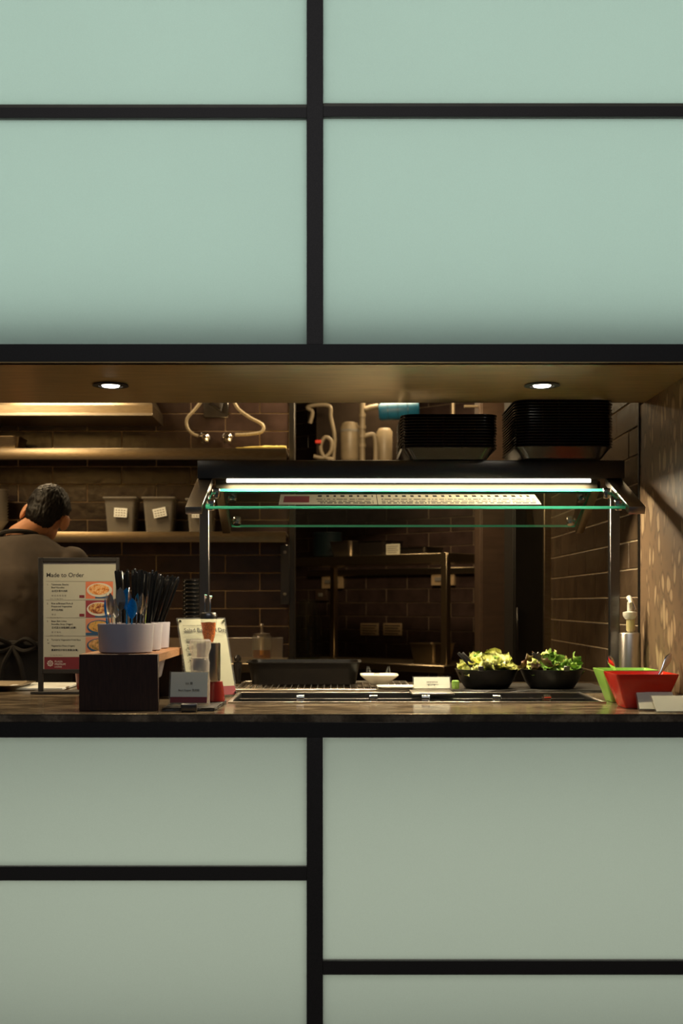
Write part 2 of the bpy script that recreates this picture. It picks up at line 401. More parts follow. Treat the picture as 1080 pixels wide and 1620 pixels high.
# right wall: marble then tiles
wr = MB().box(XR + .006, XR + .2, .29, 2.3, 0, 2.6).box(XR + .006, XR + .2, .03, .2898, .895, 1.85).box(XR + .006, FX1, 0, .0298, .895, 1.828).build('wall_right', M['grout_edgelit'], smooth=False); tag(wr, kind='structure')
MB().box(XR - .004, XR + .0055, .0, .668, ZC - .04, pz(574.5) - .0005, .0008).build('marble_slab', M['marble'], wr)
MB().box(XR - .008, XR + .0055, .6685, .682, ZC - .02, 2.5, .0008).build('corner_trim', M['black'], wr)
TH, TL = .0886, .345
tile_me = {}
def tilemesh(L, m):
    key = (round(L, 3), m.name)
    if key not in tile_me:
        mb = MB(); mb.box(-L / 2, L / 2, -.005, 0, -TH / 2 + .0022, TH / 2 - .0022, .0018)
        me = bpy.data.meshes.new('tile'); mb.bm.to_mesh(me); mb.bm.free(); me.materials.append(m); tile_me[key] = me
    return tile_me[key]
def tile_wall(parent, org, u, length, z0, rows, m, offset=0.0, vis=None):
    """tiles on a vertical plane: org + u*s, facing the -normal side (local -Y)"""
    ang = math.atan2(u.y, u.x)
    for r in range(rows):
        s = -TL * (.5 if r % 2 else 0) - offset
        while s < length:
            a, b_ = max(s, 0), min(s + TL, length); s += TL
            L = b_ - a - (.008 if parent.name.startswith('wall_right') else .005)
            if L < .02: continue
            c = org + u * ((a + b_) / 2); z = z0 + (r + .5) * TH
            o = bpy.data.objects.new('tile', tilemesh(L, m)); C.objects.link(o); o.parent = parent
            o.location = Vector((c.x, c.y, z)) - wloc(parent)
            o.rotation_euler = (random.uniform(-.006, .006), 0, ang + random.uniform(-.004, .004))
zr = EYE + (VY - 945.3) * S * 1.36   # one measured joint height
z0r = zr - 4 * TH
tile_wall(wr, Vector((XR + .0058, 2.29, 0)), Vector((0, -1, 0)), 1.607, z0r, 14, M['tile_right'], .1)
# back wall on the left
KB = 1.977; YB = YK(KB); XB = (457 - VX) * S * KB
wb = MB().box(XL, XB, YB, YB + .16, 0, 2.6).build('wall_back', M['grout'], smooth=False); tag(wb, kind='structure')
zj = EYE + (VY - 682.5) * S * KB      # joint measured at y=682.5
z0b = zj - 14 * TH
xj = (80.5 - VX) * S * KB             # vertical joint in that row (row just below y=682)
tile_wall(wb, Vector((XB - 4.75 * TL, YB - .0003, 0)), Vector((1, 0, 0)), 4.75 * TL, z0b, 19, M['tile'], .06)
MB().box(XB + .001, XB + .028, YB - .012, YB + .16, 0, 2.6, .001).build('corner_trim', M['darksteel'], wb)
# angled far wall
A = P(465, 955, 2.75); B = P(760, 955, 2.42); A.z = B.z = 0
u = (B - A).normalized(); nrm = Vector((u.y, -u.x, 0))
if nrm.y > 0: nrm = -nrm
A2 = A - u * .7; LW = 3.0
wf = thing('wall_far', (A2.x, A2.y, 0), kind='structure')
mb = MB(); mb.box(0, LW, 0, .1, 0, 2.6); ang = math.atan2(u.y, u.x)
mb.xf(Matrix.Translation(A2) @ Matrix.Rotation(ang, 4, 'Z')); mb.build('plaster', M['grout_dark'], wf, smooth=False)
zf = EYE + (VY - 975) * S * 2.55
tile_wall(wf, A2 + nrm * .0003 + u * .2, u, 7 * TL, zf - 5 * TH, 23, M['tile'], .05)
# room shell
wl = MB().box(XL - .1, XL, -.0, 6.6, 0, 2.6).build('wall_left', M['brownpanel']); tag(wl, kind='structure')
wr2 = MB().box(2.5, 2.6, 2.0, 6.5, 0, 2.6).build('wall_alcove', M['brownpanel']); tag(wr2, kind='structure')
we = MB().box(XL, 2.6, 6.5, 6.6, 0, 2.6).build('wall_rear', M['brownpanel']); tag(we, kind='structure')

# steel corner post and dark cabinets at the end of the right wall
pt = MB().box(.910, .940, 2.305, 2.34, 0, 2.55, .002).build('corner_post', M['steel_warm']); tag(pt, 'slim steel corner post at the far end of the brown tiled wall', 'post')
k = 1.85
cb = thing('tall_cabinet', P(786, 955, 2.2) * 1, 'tall brown laminate cabinet between the far tiled wall and the black cabinet', 'cabinet')
cb.location.z = 0; x0 = P(759, 0, 2.02).x; x1 = P(815, 0, 2.02).x; yy = YK(2.02)
MB().box(x0, x1, yy, yy + .25, .0, 2.5, .003).build('body', M['brownpanel'], cb)
MB().box(x0 + .008, x1 - .008, yy - .018, yy - .001, .1, 2.45, .002).build('door', M['brownpanel'], cb)
cb = thing('black_cabinet', (P(835, 955, k).x, YK(k), 0), 'tall matt black cabinet beside the steel corner post', 'cabinet')
x0 = P(811, 0, k).x; x1 = P(862, 0, k).x; yy = YK(k)
MB().box(x0, x1, yy, yy + .3, 0, 2.5, .003).build('body', M['blackmat'], cb)
MB().box(x0 + .006, x1 - .006, yy - .02, yy - .001, .08, 2.47, .003).build('door', M['blackmat'], cb)
MB().box(x0 + .012, x0 + .02, yy - .045, yy - .0205, 1.0, 1.2, .002).build('handle', M['darksteel'], cb)

# ================= COUNTER =================
sc = thing('service_counter', (0, .3, 0), 'long service counter clad in pale mint glass panels with black rails', 'counter')
ZB = .07
panel(FX0, px(485) - g, pz(1371) + g, pz(1168) - g, sc); panel(FX0, px(485) - g, ZB, pz(1393) - g, sc)
panel(px(510.5) + g, FX1, pz(1520) + g, pz(1168) - g, sc); panel(px(510.5) + g, FX1, ZB, pz(1542) - g, sc)
MB().box(px(485), px(510.5), -.004, .022, ZB, pz(1167), .0008).build('mullion', M['bar'], sc)
MB().box(FX0, px(485), -.002, .022, pz(1393), pz(1371), .0008).build('transom', M['bar'], sc)
MB().box(px(510.5), FX1, -.002, .022, pz(1542), pz(1520), .0008).build('transom', M['bar'], sc)
MB().box(FX0, FX1, -.001, .022, pz(1167), pz(1142.5), .0008).build('top_rail', M['black'], sc)
MB().box(FX0, FX1, .03, .05, 0, ZB).build('plinth', M['black'], sc)
mb = MB(); mb.box(FX0, FX1, .26, .27, 0, .88); mb.box(FX0, FX1, .024, .26, .885, .89)
mb.box(FX0 - .01, FX0, .024, .27, 0, .88); mb.box(FX1, FX1 + .01, .024, .27, 0, .88)
mb.build('light_box', M['boxwhite'], sc, smooth=False)
# countertop, with a cut-out for the cold well
wx0, wx1, wy0, wy1 = -.298, .752, .362, .732
YCB = 1.30

mb = MB(); TT = .02
CX0 = FX0 - .6
CX1 = XR - .0045
mb.box(CX0, CX1, 0, wy0, ZC - TT, ZC, .0012); mb.box(CX0, wx0, wy0 + .0002, wy1, ZC - TT, ZC); mb.box(wx1, CX1, wy0 + .0002, wy1, ZC - TT, ZC)
mb.box(CX0, CX1, wy1 + .0002, YCB, ZC - TT, ZC)
ct = mb.build('countertop', M['stone'], smooth=False); tag(ct, 'polished dark brown stone worktop of the service counter', 'countertop')
MB().box(CX0, CX1, -.0012, .003, ZC - .0012, ZC + .0008, .0004).build('edge_highlight', M['steel_warm'], ct)  # highlight along the stone edge, put in as a thin pale strip
# back support
MB().box(CX0, CX1, YCB - .05, YCB - .03, 0, ZC - TT - .001).build('back_panel', M['brownpanel'], sc)
# cold well
wt = thing('cold_well', ((wx0 + wx1) / 2, (wy0 + wy1) / 2, ZC), 'long steel framed well sunk into the worktop below the glass guard', 'food well')
mb = MB(); f = .008
mb.box(wx0 - f, wx1 + f, wy0 - f, wy0 + .002, ZC + .0003, ZC + .004, .0008); mb.box(wx0 - f, wx1 + f, wy1 - .002, wy1 + f, ZC + .0003, ZC + .004, .0008)
mb.box(wx0 - f, wx0 + .002, wy0 + .0022, wy1 - .0022, ZC + .0003, ZC + .004, .0008); mb.box(wx1 - .002, wx1 + f, wy0 + .0022, wy1 - .0022, ZC + .0003, ZC + .004, .0008)
mb.build('rim', M['steel'], wt)
mb = MB(); z = ZC - .07
mb.box(wx0 + .002, wx1 - .002, wy0 + .002, wy1 - .002, z, z + .003)
for a in ((wx0 + .001, wx1 - .001, wy0 + .001, wy0 + .003), (wx0 + .001, wx1 - .001, wy1 - .003, wy1 - .001), (wx0 + .001, wx0 + .003, wy0, wy1), (wx1 - .003, wx1 - .001, wy0, wy1)):
    mb.box(a[0], a[1], a[2], a[3], z, ZC + .0003)
mb.build('tub', M['darksteel'], wt, smooth=False)
for yk in (.43, .6):
    MB().box(wx0 + .004, wx1 - .004, yk, yk + .02, ZC - .012, ZC - .006, .001).build('rail', M['darksteel'], wt)
for xq in (-.12, .3, .6):
    MB().box(xq, xq + .012, wy0 + .004, wy1 - .004, ZC - .02, ZC - .0125, .001).build('crossbar', M['darksteel'], wt)
# chrome label clips standing in the well
cl0 = None
for i, (x, lab) in enumerate(((475, 'chrome roll clip in the well in front of the long black tray'), (590, 'chrome roll clip in the well below the small white dish'),
                       (673, 'chrome roll clip in the well below the white card holder'), (786, 'tilted chrome roll clip in front of the yellow lettuce bowl'),
                       (864, 'chrome roll clip in front of the mixed leaf bowl'))):
    p = P(x, 0, KY(.44)); z = ZC - .006
    mb = MB(); pts = []
    mb.lathe([(.0085, -.011), (.0085, .011), (.0065, .011), (.0065, -.011), (.0085, -.011)], 20, (0, 0, .0145), ax='x')
    mb.box(-.011, .011, -.0095, .0095, 0.0005, .006, .0008)
    mb.xf(Matrix.Translation((p.x, .44, z)) @ Matrix.Rotation([0, .2, 0, -.4, .3][i], 4, 'Z') )
    o = mb.build('label_clip', M['chrome']); tag(o, lab, 'clip', 'chrome clips along the well')

# ================= GLASS GUARD =================
BX0, BX1 = -.4224, .8755; BZ0, BZ1 = EYE + .380, EYE + .436
sg = thing('glass_guard', (.22, .675, ZC), 'steel framed glass food guard with dark top beam standing over the well', 'sneeze guard')
MB().box(BX0, BX1, .63, .65, BZ0, BZ1, .0025, 2).build('beam', M['darksteel'], sg)
MB().box(BX0, BX1, .6505, 1.06, BZ1 - .02, BZ1, .0015).build('top_shelf', M['darksteel'], sg)
for (a, b_) in ((-.420, -.390), (.838, .868)):
    MB().box(a, b_, .662, .692, ZC + .0052, BZ1 - .0205, .002).build('post', M['darksteel'], sg)
    MB().box(a - .012, b_ + .012, .65, .704, ZC + .0002, ZC + .005, .001).build('foot_plate', M['steel'], sg)
def arm(x0, x1, ya, za, yb, zb, th, m, name='arm'):
    mb = MB(); d = Vector((0, yb - ya, zb - za)); L = d.length; 
    mb.box(x0, x1, 0, L, -th / 2, th / 2, .002, 2)
    mb.xf(Matrix.Translation((0, ya, za)) @ Matrix.Rotation(math.atan2(d.z, d.y), 4, 'X')); return mb.build(name, m, sg)
for (a, b_) in ((-.4245, -.378), (.821, .868)):
    arm(a, b_, .655, BZ0 - .006, .347, EYE + .262, .022, M['steel'])
for (a, b_) in ((-.376, -.35), (.79, .816)):
    arm(a, b_, .70, BZ0 - .012, .97, EYE + .245, .03, M['steel_warm'], 'rear_bracket')
def pane(x0, x1, ya, za, yb, zb, th=.008):
    mb = MB(); d = Vector((0, yb - ya, zb - za)); L = d.length
    mb.box(x0, x1, 0, L, -th / 2, th / 2)
    mb.bm.normal_update()
    for f_ in mb.bm.faces: f_.material_index = 0 if abs(f_.normal.z) > .5 else 1
    mb.xf(Matrix.Translation((0, ya, za)) @ Matrix.Rotation(math.atan2(d.z, d.y), 4, 'X'))
    return mb.build('glass_pane', [M['glass'], M['glassedge']], sg, smooth=False)
PA = (.347, EYE + .270); PB = (.575, EYE + .340)
pane(-.368, .812, PA[0], PA[1], PB[0], PB[1])
pane(-.345, .785, .70, EYE + .345, .955, EYE + .256)
def onpane(s): return PA[0] + (PB[0] - PA[0]) * s, PA[1] + (PB[1] - PA[1]) * s
pang = math.atan2(PB[1] - PA[1], PB[0] - PA[0])
for xx in (-.355, .798):
    for s in (.14, .8):
        y, z = onpane(s)
        MB().lathe([(0, -.014), (.011, -.014), (.012, -.01), (.012, .01), (.011, .014), (0, .014)], 20).xf(Matrix.Translation((xx, y, z)) @ Matrix.Rotation(pang, 4, 'X')).build('standoff', M['chrome'], sg)
for xx in (-.325, .765):
    for (y, z) in ((.74, EYE + .331), (.915, EYE + .27)):
        MB().lathe([(0, -.013), (.012, -.013), (.014, -.008), (.014, .008), (.012, .013), (0, .013)], 20).xf(Matrix.Translation((xx, y, z)) @ Matrix.Rotation(R(-19), 4, 'X')).build('standoff', M['chrome'], sg)
# LED strip under the beam with its diffuser
ld = thing('led_strip', (.22, .66, BZ0), 'thin glowing warm white light strip under the guard beam', 'light')
MB().box(-.335, .775, .641, .6495, BZ0 - .0105, BZ0 - .0005, .001).build('tube', M['led'], ld)
MB().box(-.37, .80, .664, .672, BZ0 - .030, BZ0 - .0005, .001).build('reflector', M['reflector'], ld)
area('led_light', (.22, .646, BZ0 - .014), (0, 0, 0), 1.1, .012, 20, (1, .84, .58))
# printed strips lying on the front pane
def pane_sheet(xa, xb, label):
    t = thing('menu_strip', (xa, 0, 0), label, 'label', None)
    y, z = onpane(.06); t.location = (xa, y, z + .0049); t.rotation_euler = (pang, 0, 0)
    L = .272 * .5; W = xb - xa
    o = MB().box(0, W, 0, L, .0002, .0008).build('sheet', M['paper'], None, smooth=False, loc=(0, 0, 0)); o.parent = t
    # lettering faces the customer
    for r_, (yy, h) in enumerate(((L * .82, .022), (L * .5, .007), (L * .3, .007), (L * .14, .01))):
        mb = MB(); x = .012
        while x < W - .012:
            wd = random.uniform(.006, .012) if r_ == 0 else random.uniform(.003, .02)
            if x > .1 or xa > -.1: mb.box(x, min(x + wd, W - .01), yy - h / 2, yy + h / 2, .0009, .0013)
            x += wd + (.013 if r_ == 0 else random.uniform(.002, .008))
        o = mb.build('lettering', M['ink'], None, smooth=False, loc=(0, 0, 0)); o.parent = t
    return t, L
t1, L1 = pane_sheet(P(441, 0, 1.12).x, P(596.5, 0, 1.12).x, 'shorter printed strip with maroon block at the left on the sloping glass')
o = MB().box(.012, .085, L1 * .2, L1 * .8, .0009, .0013).build('maroon_block', M['maroon'], None, smooth=False, loc=(0, 0, 0)); o.parent = t1
pane_sheet(P(597.5, 0, 1.12).x, P(855, 0, 1.12).x, 'longer white printed strip at the right on the sloping glass')

# trays stacked on the guard
def tray_mesh(w, d, h):
    mb = MB()
    return dish(mb, w * .8, d * .84, w - .012, d - .012, .03, 0, h, .0025, .006, 6)
def tray_stack(x0, x1, k, n, topy, depth, which):
    xa, xb = P(x0, 0, k).x, P(x1, 0, k).x; w = xb - xa; cx = (xa + xb) / 2; cy = YK(k) + depth / 2
    zb = BZ1 + .0005; H = .034
    top = EYE + (VY - topy) * S * k; pitch = (top - zb - H) / (n - 1)
    mb = tray_mesh(w, depth, H); o0 = mb.build('serving_tray', M['blackplastic'], loc=(cx, cy, zb))
    for i in range(n):
        o = o0 if i == 0 else copy_tree(o0)
        o.location = (cx + (random.uniform(-.0015, .0015) if i else 0), cy + random.uniform(-.001, .001), zb + i * pitch)
        lab = nth(i, n, 'black tray') + ' the ' + which
        tag(o, lab, 'tray', 'black trays in the ' + which)
    return pitch
tray_stack(634, 788, 1.185, 12, 655, .34, 'shorter stack')
tray_stack(815, 973, 1.175, 17, 632, .34, 'taller stack by the tiled wall')

# ================= COUNTER THINGS, LEFT =================
# wooden cutlery stand: front panel, pierced top board, back panel
bx0, bx1, by0, by1, bz1 = -.671, -.465, .0946, .62, 1.088
st = thing('cutlery_stand', ((bx0 + bx1) / 2, (by0 + by1) / 2, ZC), 'dark wooden stand with open sides holding three white pots', 'cutlery stand')
MB().box(bx0, bx1, by0, by0 + .018, ZC + .0005, bz1, .0015).build('front_panel', M['darkwood'], st)
MB().box(bx0, bx1, by1 - .018, by1, ZC + .0005, bz1 - .0205, .001).build('back_panel', M['darkwood'], st)
POTS = [(-.566, .197), (-.566, .36), (-.566, .522)]
mb = MB(); ys = [by0 + .0185, .2785, .441, by1]; rh = .0665
for (cx, cy), ya, yb in zip(POTS, ys, ys[1:]):
    n = 32; inner = [[], []]; outer = [[], []]
    for lv, z in enumerate((bz1 - .02, bz1)):
        for i in range(n):
            a = 2 * PI * i / n + PI / 4; c, s = math.cos(a), math.sin(a)
            inner[lv].append(mb.bm.verts.new((cx + rh * c, cy + rh * s, z)))
            m_ = max(abs(c), abs(s)); ox, oy = c / m_, s / m_
            outer[lv].append(mb.bm.verts.new(((bx0 + bx1) / 2 + ox * (bx1 - bx0) / 2, (ya + yb) / 2 + oy * (yb - ya) / 2, z)))
    for i in range(n):
        j = (i + 1) % n
        mb.bm.faces.new((inner[1][i], inner[1][j], outer[1][j], outer[1][i])); mb.bm.faces.new((inner[0][i], inner[0][j], outer[0][j], outer[0][i]))
        mb.bm.faces.new((inner[0][i], inner[0][j], inner[1][j], inner[1][i])); mb.bm.faces.new((outer[0][i], outer[0][j], outer[1][j], outer[1][i]))
mb.build('top_board', M['orangewood'], st, smooth=False)
def pot(cx, cy, label, h0=.078, r=.075):
    z0, z1 = bz1 - .085, bz1 + .078
    mb = MB(); mb.lathe([(0, z0), (.046, z0), (.05, z0 + .004), (.0655, bz1 - .012), (.0655, bz1 + .0005), (r - .004, bz1 + .0035), (r, z1 - .003), (r - .001, z1), (r - .005, z1), (r - .006, z1 - .004), (.06, bz1), (.045, z0 + .006), (0, z0 + .006)], 48, (cx, cy, 0))
    o = mb.build('cutlery_pot', M['white']); tag(o, label, 'pot', 'white pots in the wooden stand'); return o
pot(*POTS[0], 'front white ceramic pot with spoons and blue spoons')
pot(*POTS[1], 'middle white ceramic pot behind the spoon pot')
pot(*POTS[2], 'rearmost white ceramic pot in the wooden stand')
def spoon(m, fork=False):
    mb = MB(); L = .155
    mb.tube([(0, 0, 0), (0, .001, L * .5), (0, .003, L)], .0026, 6, [.0038, .003, .0022])
    hb = MB(); ring = []
    nz_ = 9; prof = [(math.sin(PI * i / (nz_ - 1)) ** .6 * (.0155 if not fork else .011), i / (nz_ - 1)) for i in range(nz_)]
    rows = []
    for (wd, t_) in prof:
        z = L - .003 + t_ * .052; row = []
        for q in range(7):
            x = (q / 6 - .5) * 2 * wd; dep = (1 - (q / 3 - 1) ** 2) * .005 * math.sin(PI * t_)
            row.append(Vector((x, .003 + dep, z)))
        rows.append(row)
    v = [[hb.bm.verts.new(p) for p in row] for row in rows]
    for a, c in zip(v, v[1:]):
        for q in range(6):
            if fork and a is not v[0] and q % 2 == 1 and rows[v.index(a)][0].z > L + .024: continue
            hb.bm.faces.new((a[q], a[q + 1], c[q + 1], c[q]))
    r_ = bmesh.ops.solidify(hb.bm, geom=hb.bm.faces[:], thickness=.0012)
    me = bpy.data.meshes.new('tmp'); hb.bm.to_mesh(me); hb.bm.free(); mb.bm.from_mesh(me); bpy.data.meshes.remove(me)
    return mb.build('spoon' if not fork else 'fork', m, loc=(0, 0, 0))
sp, fk, bs = spoon(M['chrome']), spoon(M['chrome'], True), spoon(M['bluemetal'])
zb_ = bz1 - .085 + .0085
def lean(o, cx, cy, az, r0, rt, z0, L, spin):
    """stand a utensil against the rim: foot at radius r0, top at radius rt, flat side facing outwards"""
    rad = Vector((math.cos(az), math.sin(az), 0))
    f_ = Vector((cx, cy, z0)) + rad * r0; T = Vector((cx, cy, z0 + L)) + rad * rt
    z_ = (T - f_).normalized(); y_ = (rad - z_ * rad.dot(z_)).normalized(); x_ = y_.cross(z_)
    q = Matrix((x_, y_, z_)).transposed().to_quaternion() @ Matrix.Rotation(spin, 3, 'Z').to_quaternion()
    o.location = f_; o.rotation_mode = 'QUATERNION'; o.rotation_quaternion = q
first = {}
cx, cy = POTS[0]
ut = [(-2.75, 'b'), (-2.2, 's'), (-1.65, 's'), (-1.1, 'b'), (-.55, 's'), (0, 'f'), (.57, 's'), (1.14, 'f'), (1.71, 'b'), (2.28, 's'), (2.85, 'f'), (0, 's')]
for i, (az, kd) in enumerate(ut):
    src = {'s': sp, 'f': fk, 'b': bs}[kd]
    o = src if kd not in first else copy_tree(src); first[kd] = 1
    zc_ = 1.1 + .07 * (i % 3); o.scale = (.88, 1, zc_)
    lean(o, cx, cy, az, .036 if i < 11 else 0, .048 if i < 11 else .004, zb_, .155, random.uniform(-.12, .12))
    if kd == 'b': tag(o, ['blue-faced spoon at the left edge of the front pot', 'blue-faced spoon in the middle of the front pot', 'blue-faced spoon at the back of the front pot'][[0, 3, 8].index(i)], 'spoon', 'blue spoons in the front pot')
    elif kd == 's': tag(o, 'shiny steel spoon standing in the front white pot', 'spoon', 'steel spoons in the front pot')
    else: tag(o, 'shiny steel fork standing in the front white pot', 'fork', 'steel forks in the front pot')
# black chopsticks with rounded tips
cs = MB().tube([(0, 0, 0), (0, 0, .12), (0, 0, .235), (0, 0, .2385)], .003, 7, [.0022, .003, .0036, .002]).build('chopstick', M['blackgloss'], loc=(0, 0, 0))
fst = True
for pi, ((cx, cy), n, rt) in enumerate(((POTS[1], 36, .07), (POTS[2], 36, .062))):
    for i in range(n):
        o = cs if fst else copy_tree(cs); fst = False
        az = 2 * PI * i / n + random.uniform(-.1, .1); rr = rt * math.sqrt((i * 7 % n + .5) / n) 
        ux, uy = math.cos(az) * rr, math.sin(az) * rr
        f_ = Vector((cx + ux * .35 - (.02 if pi else .0), cy + uy * .4, zb_))
        T = Vector((cx + ux * (1.0 if pi else .9) + (.05 if pi else 0) + random.uniform(-.006, .006), cy + uy * .9 + random.uniform(-.006, .006), zb_ + .29)); d = (T - f_).normalized()
        o.location = f_; o.rotation_mode = 'QUATERNION'; o.rotation_quaternion = d.to_track_quat('Z', 'Y'); o.scale = (1.15, 1.15, random.uniform(1.22, 1.29))
        tag(o, 'glossy black chopstick in the bundle in the ' + ('middle' if pi == 0 else 'rearmost') + ' white pot', 'chopstick', 'black chopsticks in the ' + ('middle' if pi == 0 else 'rearmost') + ' pot')
# stack of small black bowls behind the pots
kb = 1.29; cx, cy = P(304, 0, kb).x, YK(kb); zt = EYE + (VY - 916) * S * kb
prof = [(0, 0), (.018, 0), (.02, .003), (.032, .03), (.034, .032), (.034, .034), (.031, .033), (.018, .005), (0, .004)]
bw0 = MB().lathe(prof, 28).build('black_cup', M['blackgloss'], loc=(0, 0, 0)); nb = 26; pitch = (zt - .034 - ZC - .0005) / (nb - 1)
for i in range(nb):
    o = bw0 if i == 0 else copy_tree(bw0); o.location = (cx, cy, ZC + .0005 + pitch * i)
    tag(o, nth(i, nb, 'small black cup') + ' the tall stack behind the chopsticks', 'cup', 'stacked small black cups behind the chopsticks')

# framed menu board
km = 1.224; ym = YK(km); x0, x1 = P(60, 0, km).x, P(188, 0, km).x; zt = EYE + (VY - 882) * S * km
mbd = thing('menu_board', ((x0 + x1) / 2, ym, ZC), 'black framed menu board listing four numbered dishes with food pictures', 'menu board')
mb = MB(); fw = .014
mb.box(x0, x0 + .0145, ym, ym + .014, ZC + .008, zt, .001); mb.box(x1 - .0095, x1, ym, ym + .014, ZC + .008, zt, .001)
mb.box(x0 + .0147, x1 - .0097, ym, ym + .014, zt - .013, zt, .001)
zl1 = EYE + (VY - 1059) * S * km; mb.box(x0 + .0147, x1 - .0097, ym, ym + .014, zl1 - .013, zl1, .001)
mb.build('frame', M['black'], mbd)
MB().box(x0 - .02, x1 + .01, ym - .015, ym + .075, ZC + .0005, ZC + .008, .001).build('base_plate', M['black'], mbd)
sx0, sx1, sz1, sz0 = x0 + .0148, x1 - .0098, zt - .0135, zl1 + .0005
MB().box(sx0, sx1, ym + .006, ym + .01, sz0, sz1).build('backing', M['grey'], mbd, smooth=False)
sheet = MB().box(sx0 + .001, sx1 - .001, ym + .0045, ym + .0058, sz0, sz1 - .008).build('menu_sheet', M['paper'], mbd, smooth=False)
def mp(x, y): # point on sheet, child of sheet
    q = P(x, y, km); return Vector((q.x, ym + .0043, q.z)) - wloc(sheet)
def mt(s_, x, y, size, m=M['ink'], bold=0.0, sx=1.0, nm='lettering'): return text(s_, size, m, nm, sheet, mp(x, y), bold=bold, sx=sx)
pxm = S * km
mt('Made to Order', 72.5, 912.8, .0188, bold=.00018, sx=1.0)
for (n_, y, l1, l2, cj, yy) in ((('1.'), 926, 'Taiwanese Shacha', 'Beef Noodles', '台式沙茶牛肉麵', 0), ('2.', 956, 'Rice w/Braised Pork &', 'Preserved Vegetables', '梅干扣肉飯', 0), ('3.', 984, 'Bean Skin Udon', 'Noodles Soup (Vegan)', '日式豆皮烏龍湯麵(全素)', 0)):
    mt(n_, 73.5, y, .0068, bold=.00005); mt(l1, 80.5, y, .0074, bold=.00008); mt(l2, 80.5, y + 4.7, .0074, bold=.00008); mt(cj, 81, y + 10.4, .0072, bold=.00008)
    mt('鮮 式 味 粉 菜 蔬'[:(12 if n_ == '1.' else 4 if n_ == '2.' else 8)], 81, y + 17.5, .0062, M['inkgrey']); mt('Dairy  Soy  Egg  Gluten', 79, y + 21.8, .0042, M['inkgrey'])
mt('4.', 74, 1013.5, .0068, bold=.00005); mt('Turmeric Vegetable Fried Rice', 80.5, 1013.5, .0074, bold=.00008); mt('w/', 74.5, 1018.5, .0068); mt('Vegetarian Floss (Vegan)', 80.5, 1023, .0074, bold=.00008)
mt('薑黃時蔬炒飯佐素鬆(全素)', 80.5, 1029.8, .0072, bold=.00008); mt('Soy  Egg  Nut  Sesame', 79, 1037, .0042, M['inkgrey'])
def flat(x0_, x1_, y0_, y1_, m, name, dy=0.0):
    a, b_ = P(x0_, y0_, km), P(x1_, y1_, km)
    return MB().box(a.x, b_.x, ym + .0040 - dy, ym + .0044 - dy, b_.z, a.z).build(name, m, sheet, smooth=False)
for yy in (919.5, 949, 977, 1006): flat(72, 178, yy, yy + .4, M['inkgrey'], 'rule')
flat(69.5, 180.6, 1039.5, 1058.8, M['maroon'], 'maroon_band')
for (yy, bgm, fm, el, c2) in ((920, 'orangeprint', 'food1', 'dishprint', 'blueprint'), (950, 'redprint', 'food2', 'dishprint', 'blueprint'), (978.5, 'pinkprint', 'food3', 'blueprint', 'blueprint'), (1007.5, 'pinkprint', 'food4', 'blueprint', 'pinkprint')):
    flat(135, 178.3, yy, yy + 27, M[bgm], 'food_picture')
    flat(150 if yy < 960 else 135, 178.3, yy + 22.5, yy + 26.8, M[c2], 'picture_corner', .00005)
    for (rx, rz, mm, dy, ox, oz) in ((20, 11, el, .0003, 157, 13.5), (16.5, 8.6, fm, .0007, 156, 12.5)):
        c = P(ox, yy + oz, km); mb = MB()
        mb.lathe([(0, 0), (1, 0), (1, .0004), (0, .0004)], 36, (0, 0, 0), sx=rx * pxm, sy=rz * pxm, ax='y')
        mb.xf(Matrix.Translation((c.x, ym + .0041 - dy - .0004, c.z))); mb.build('dish_print', M[mm], sheet, smooth=False)
for yy in (941.5, 971): flat(125, 133, yy, yy + 4.4, M['maroon'], 'tag'); 
mb = MB()     # rosette emblem
c = P(79, 1049.5, km)
for i in range(8):
    a = 2 * PI * i / 8
    rr = 3.9 * pxm; mb.box(-.0016, .0016, -.0002, .0002, -.0021, .0021); 
    bmesh.ops.transform(mb.bm, matrix=Matrix.Translation((c.x + math.cos(a) * rr, ym + .0037, c.z + math.sin(a) * rr)) @ Matrix.Rotation(-a, 4, 'Y'), verts=mb.bm.verts[-8:])
mb.lathe([(.0026, -.0002), (.0040, -.0002), (.0040, .0002), (.0026, .0002), (.0026, -.0002)], 8, (c.x, ym + .0037, c.z), ax='y')
mb.build('emblem', M['inkwhite'], sheet, smooth=False)
for s_, y, z in (('PLAZA', 1048, .0082), ('PREMIUM', 1052.3, .0082), ('LOUNGE', 1056, .0055)):
    o = text(s_, z, M['inkwhite'], 'lettering', sheet, mp(86, y) + Vector((0, -.0007, 0)))
# white board/paper and red cup behind the menu
o = MB().box(P(22, 0, 1.33).x, P(118, 0, 1.33).x, YK(1.272), YK(1.36), ZC + .001, ZC + .009, .002).build('cutting_board', M['cardwhite']); tag(o, 'flat white cutting board on the worktop behind the menu board', 'cutting board')
kr = 1.255; c = P(121, 0, kr)
o = MB().lathe([(0, ZC + .0005), (.021, ZC + .0005), (.029, ZC + .072), (.03, ZC + .074), (.027, ZC + .073), (.019, ZC + .005), (0, ZC + .005)], 28, (c.x, YK(1.29), 0)).build('red_cup', M['redplastic']); tag(o, 'small red plastic cup between menu board and wooden stand', 'cup')
mb = MB(); dish(mb, .2, .2, .25, .25, .02, 0, .02, .003, .008); mb.xf(Matrix.Translation((P(-28, 0, 1.27).x, YK(1.29), ZC + .0005)))
o = mb.build('steel_tray', M['steel_warm']); tag(o, 'shallow steel tray at the left end of the worktop', 'tray')

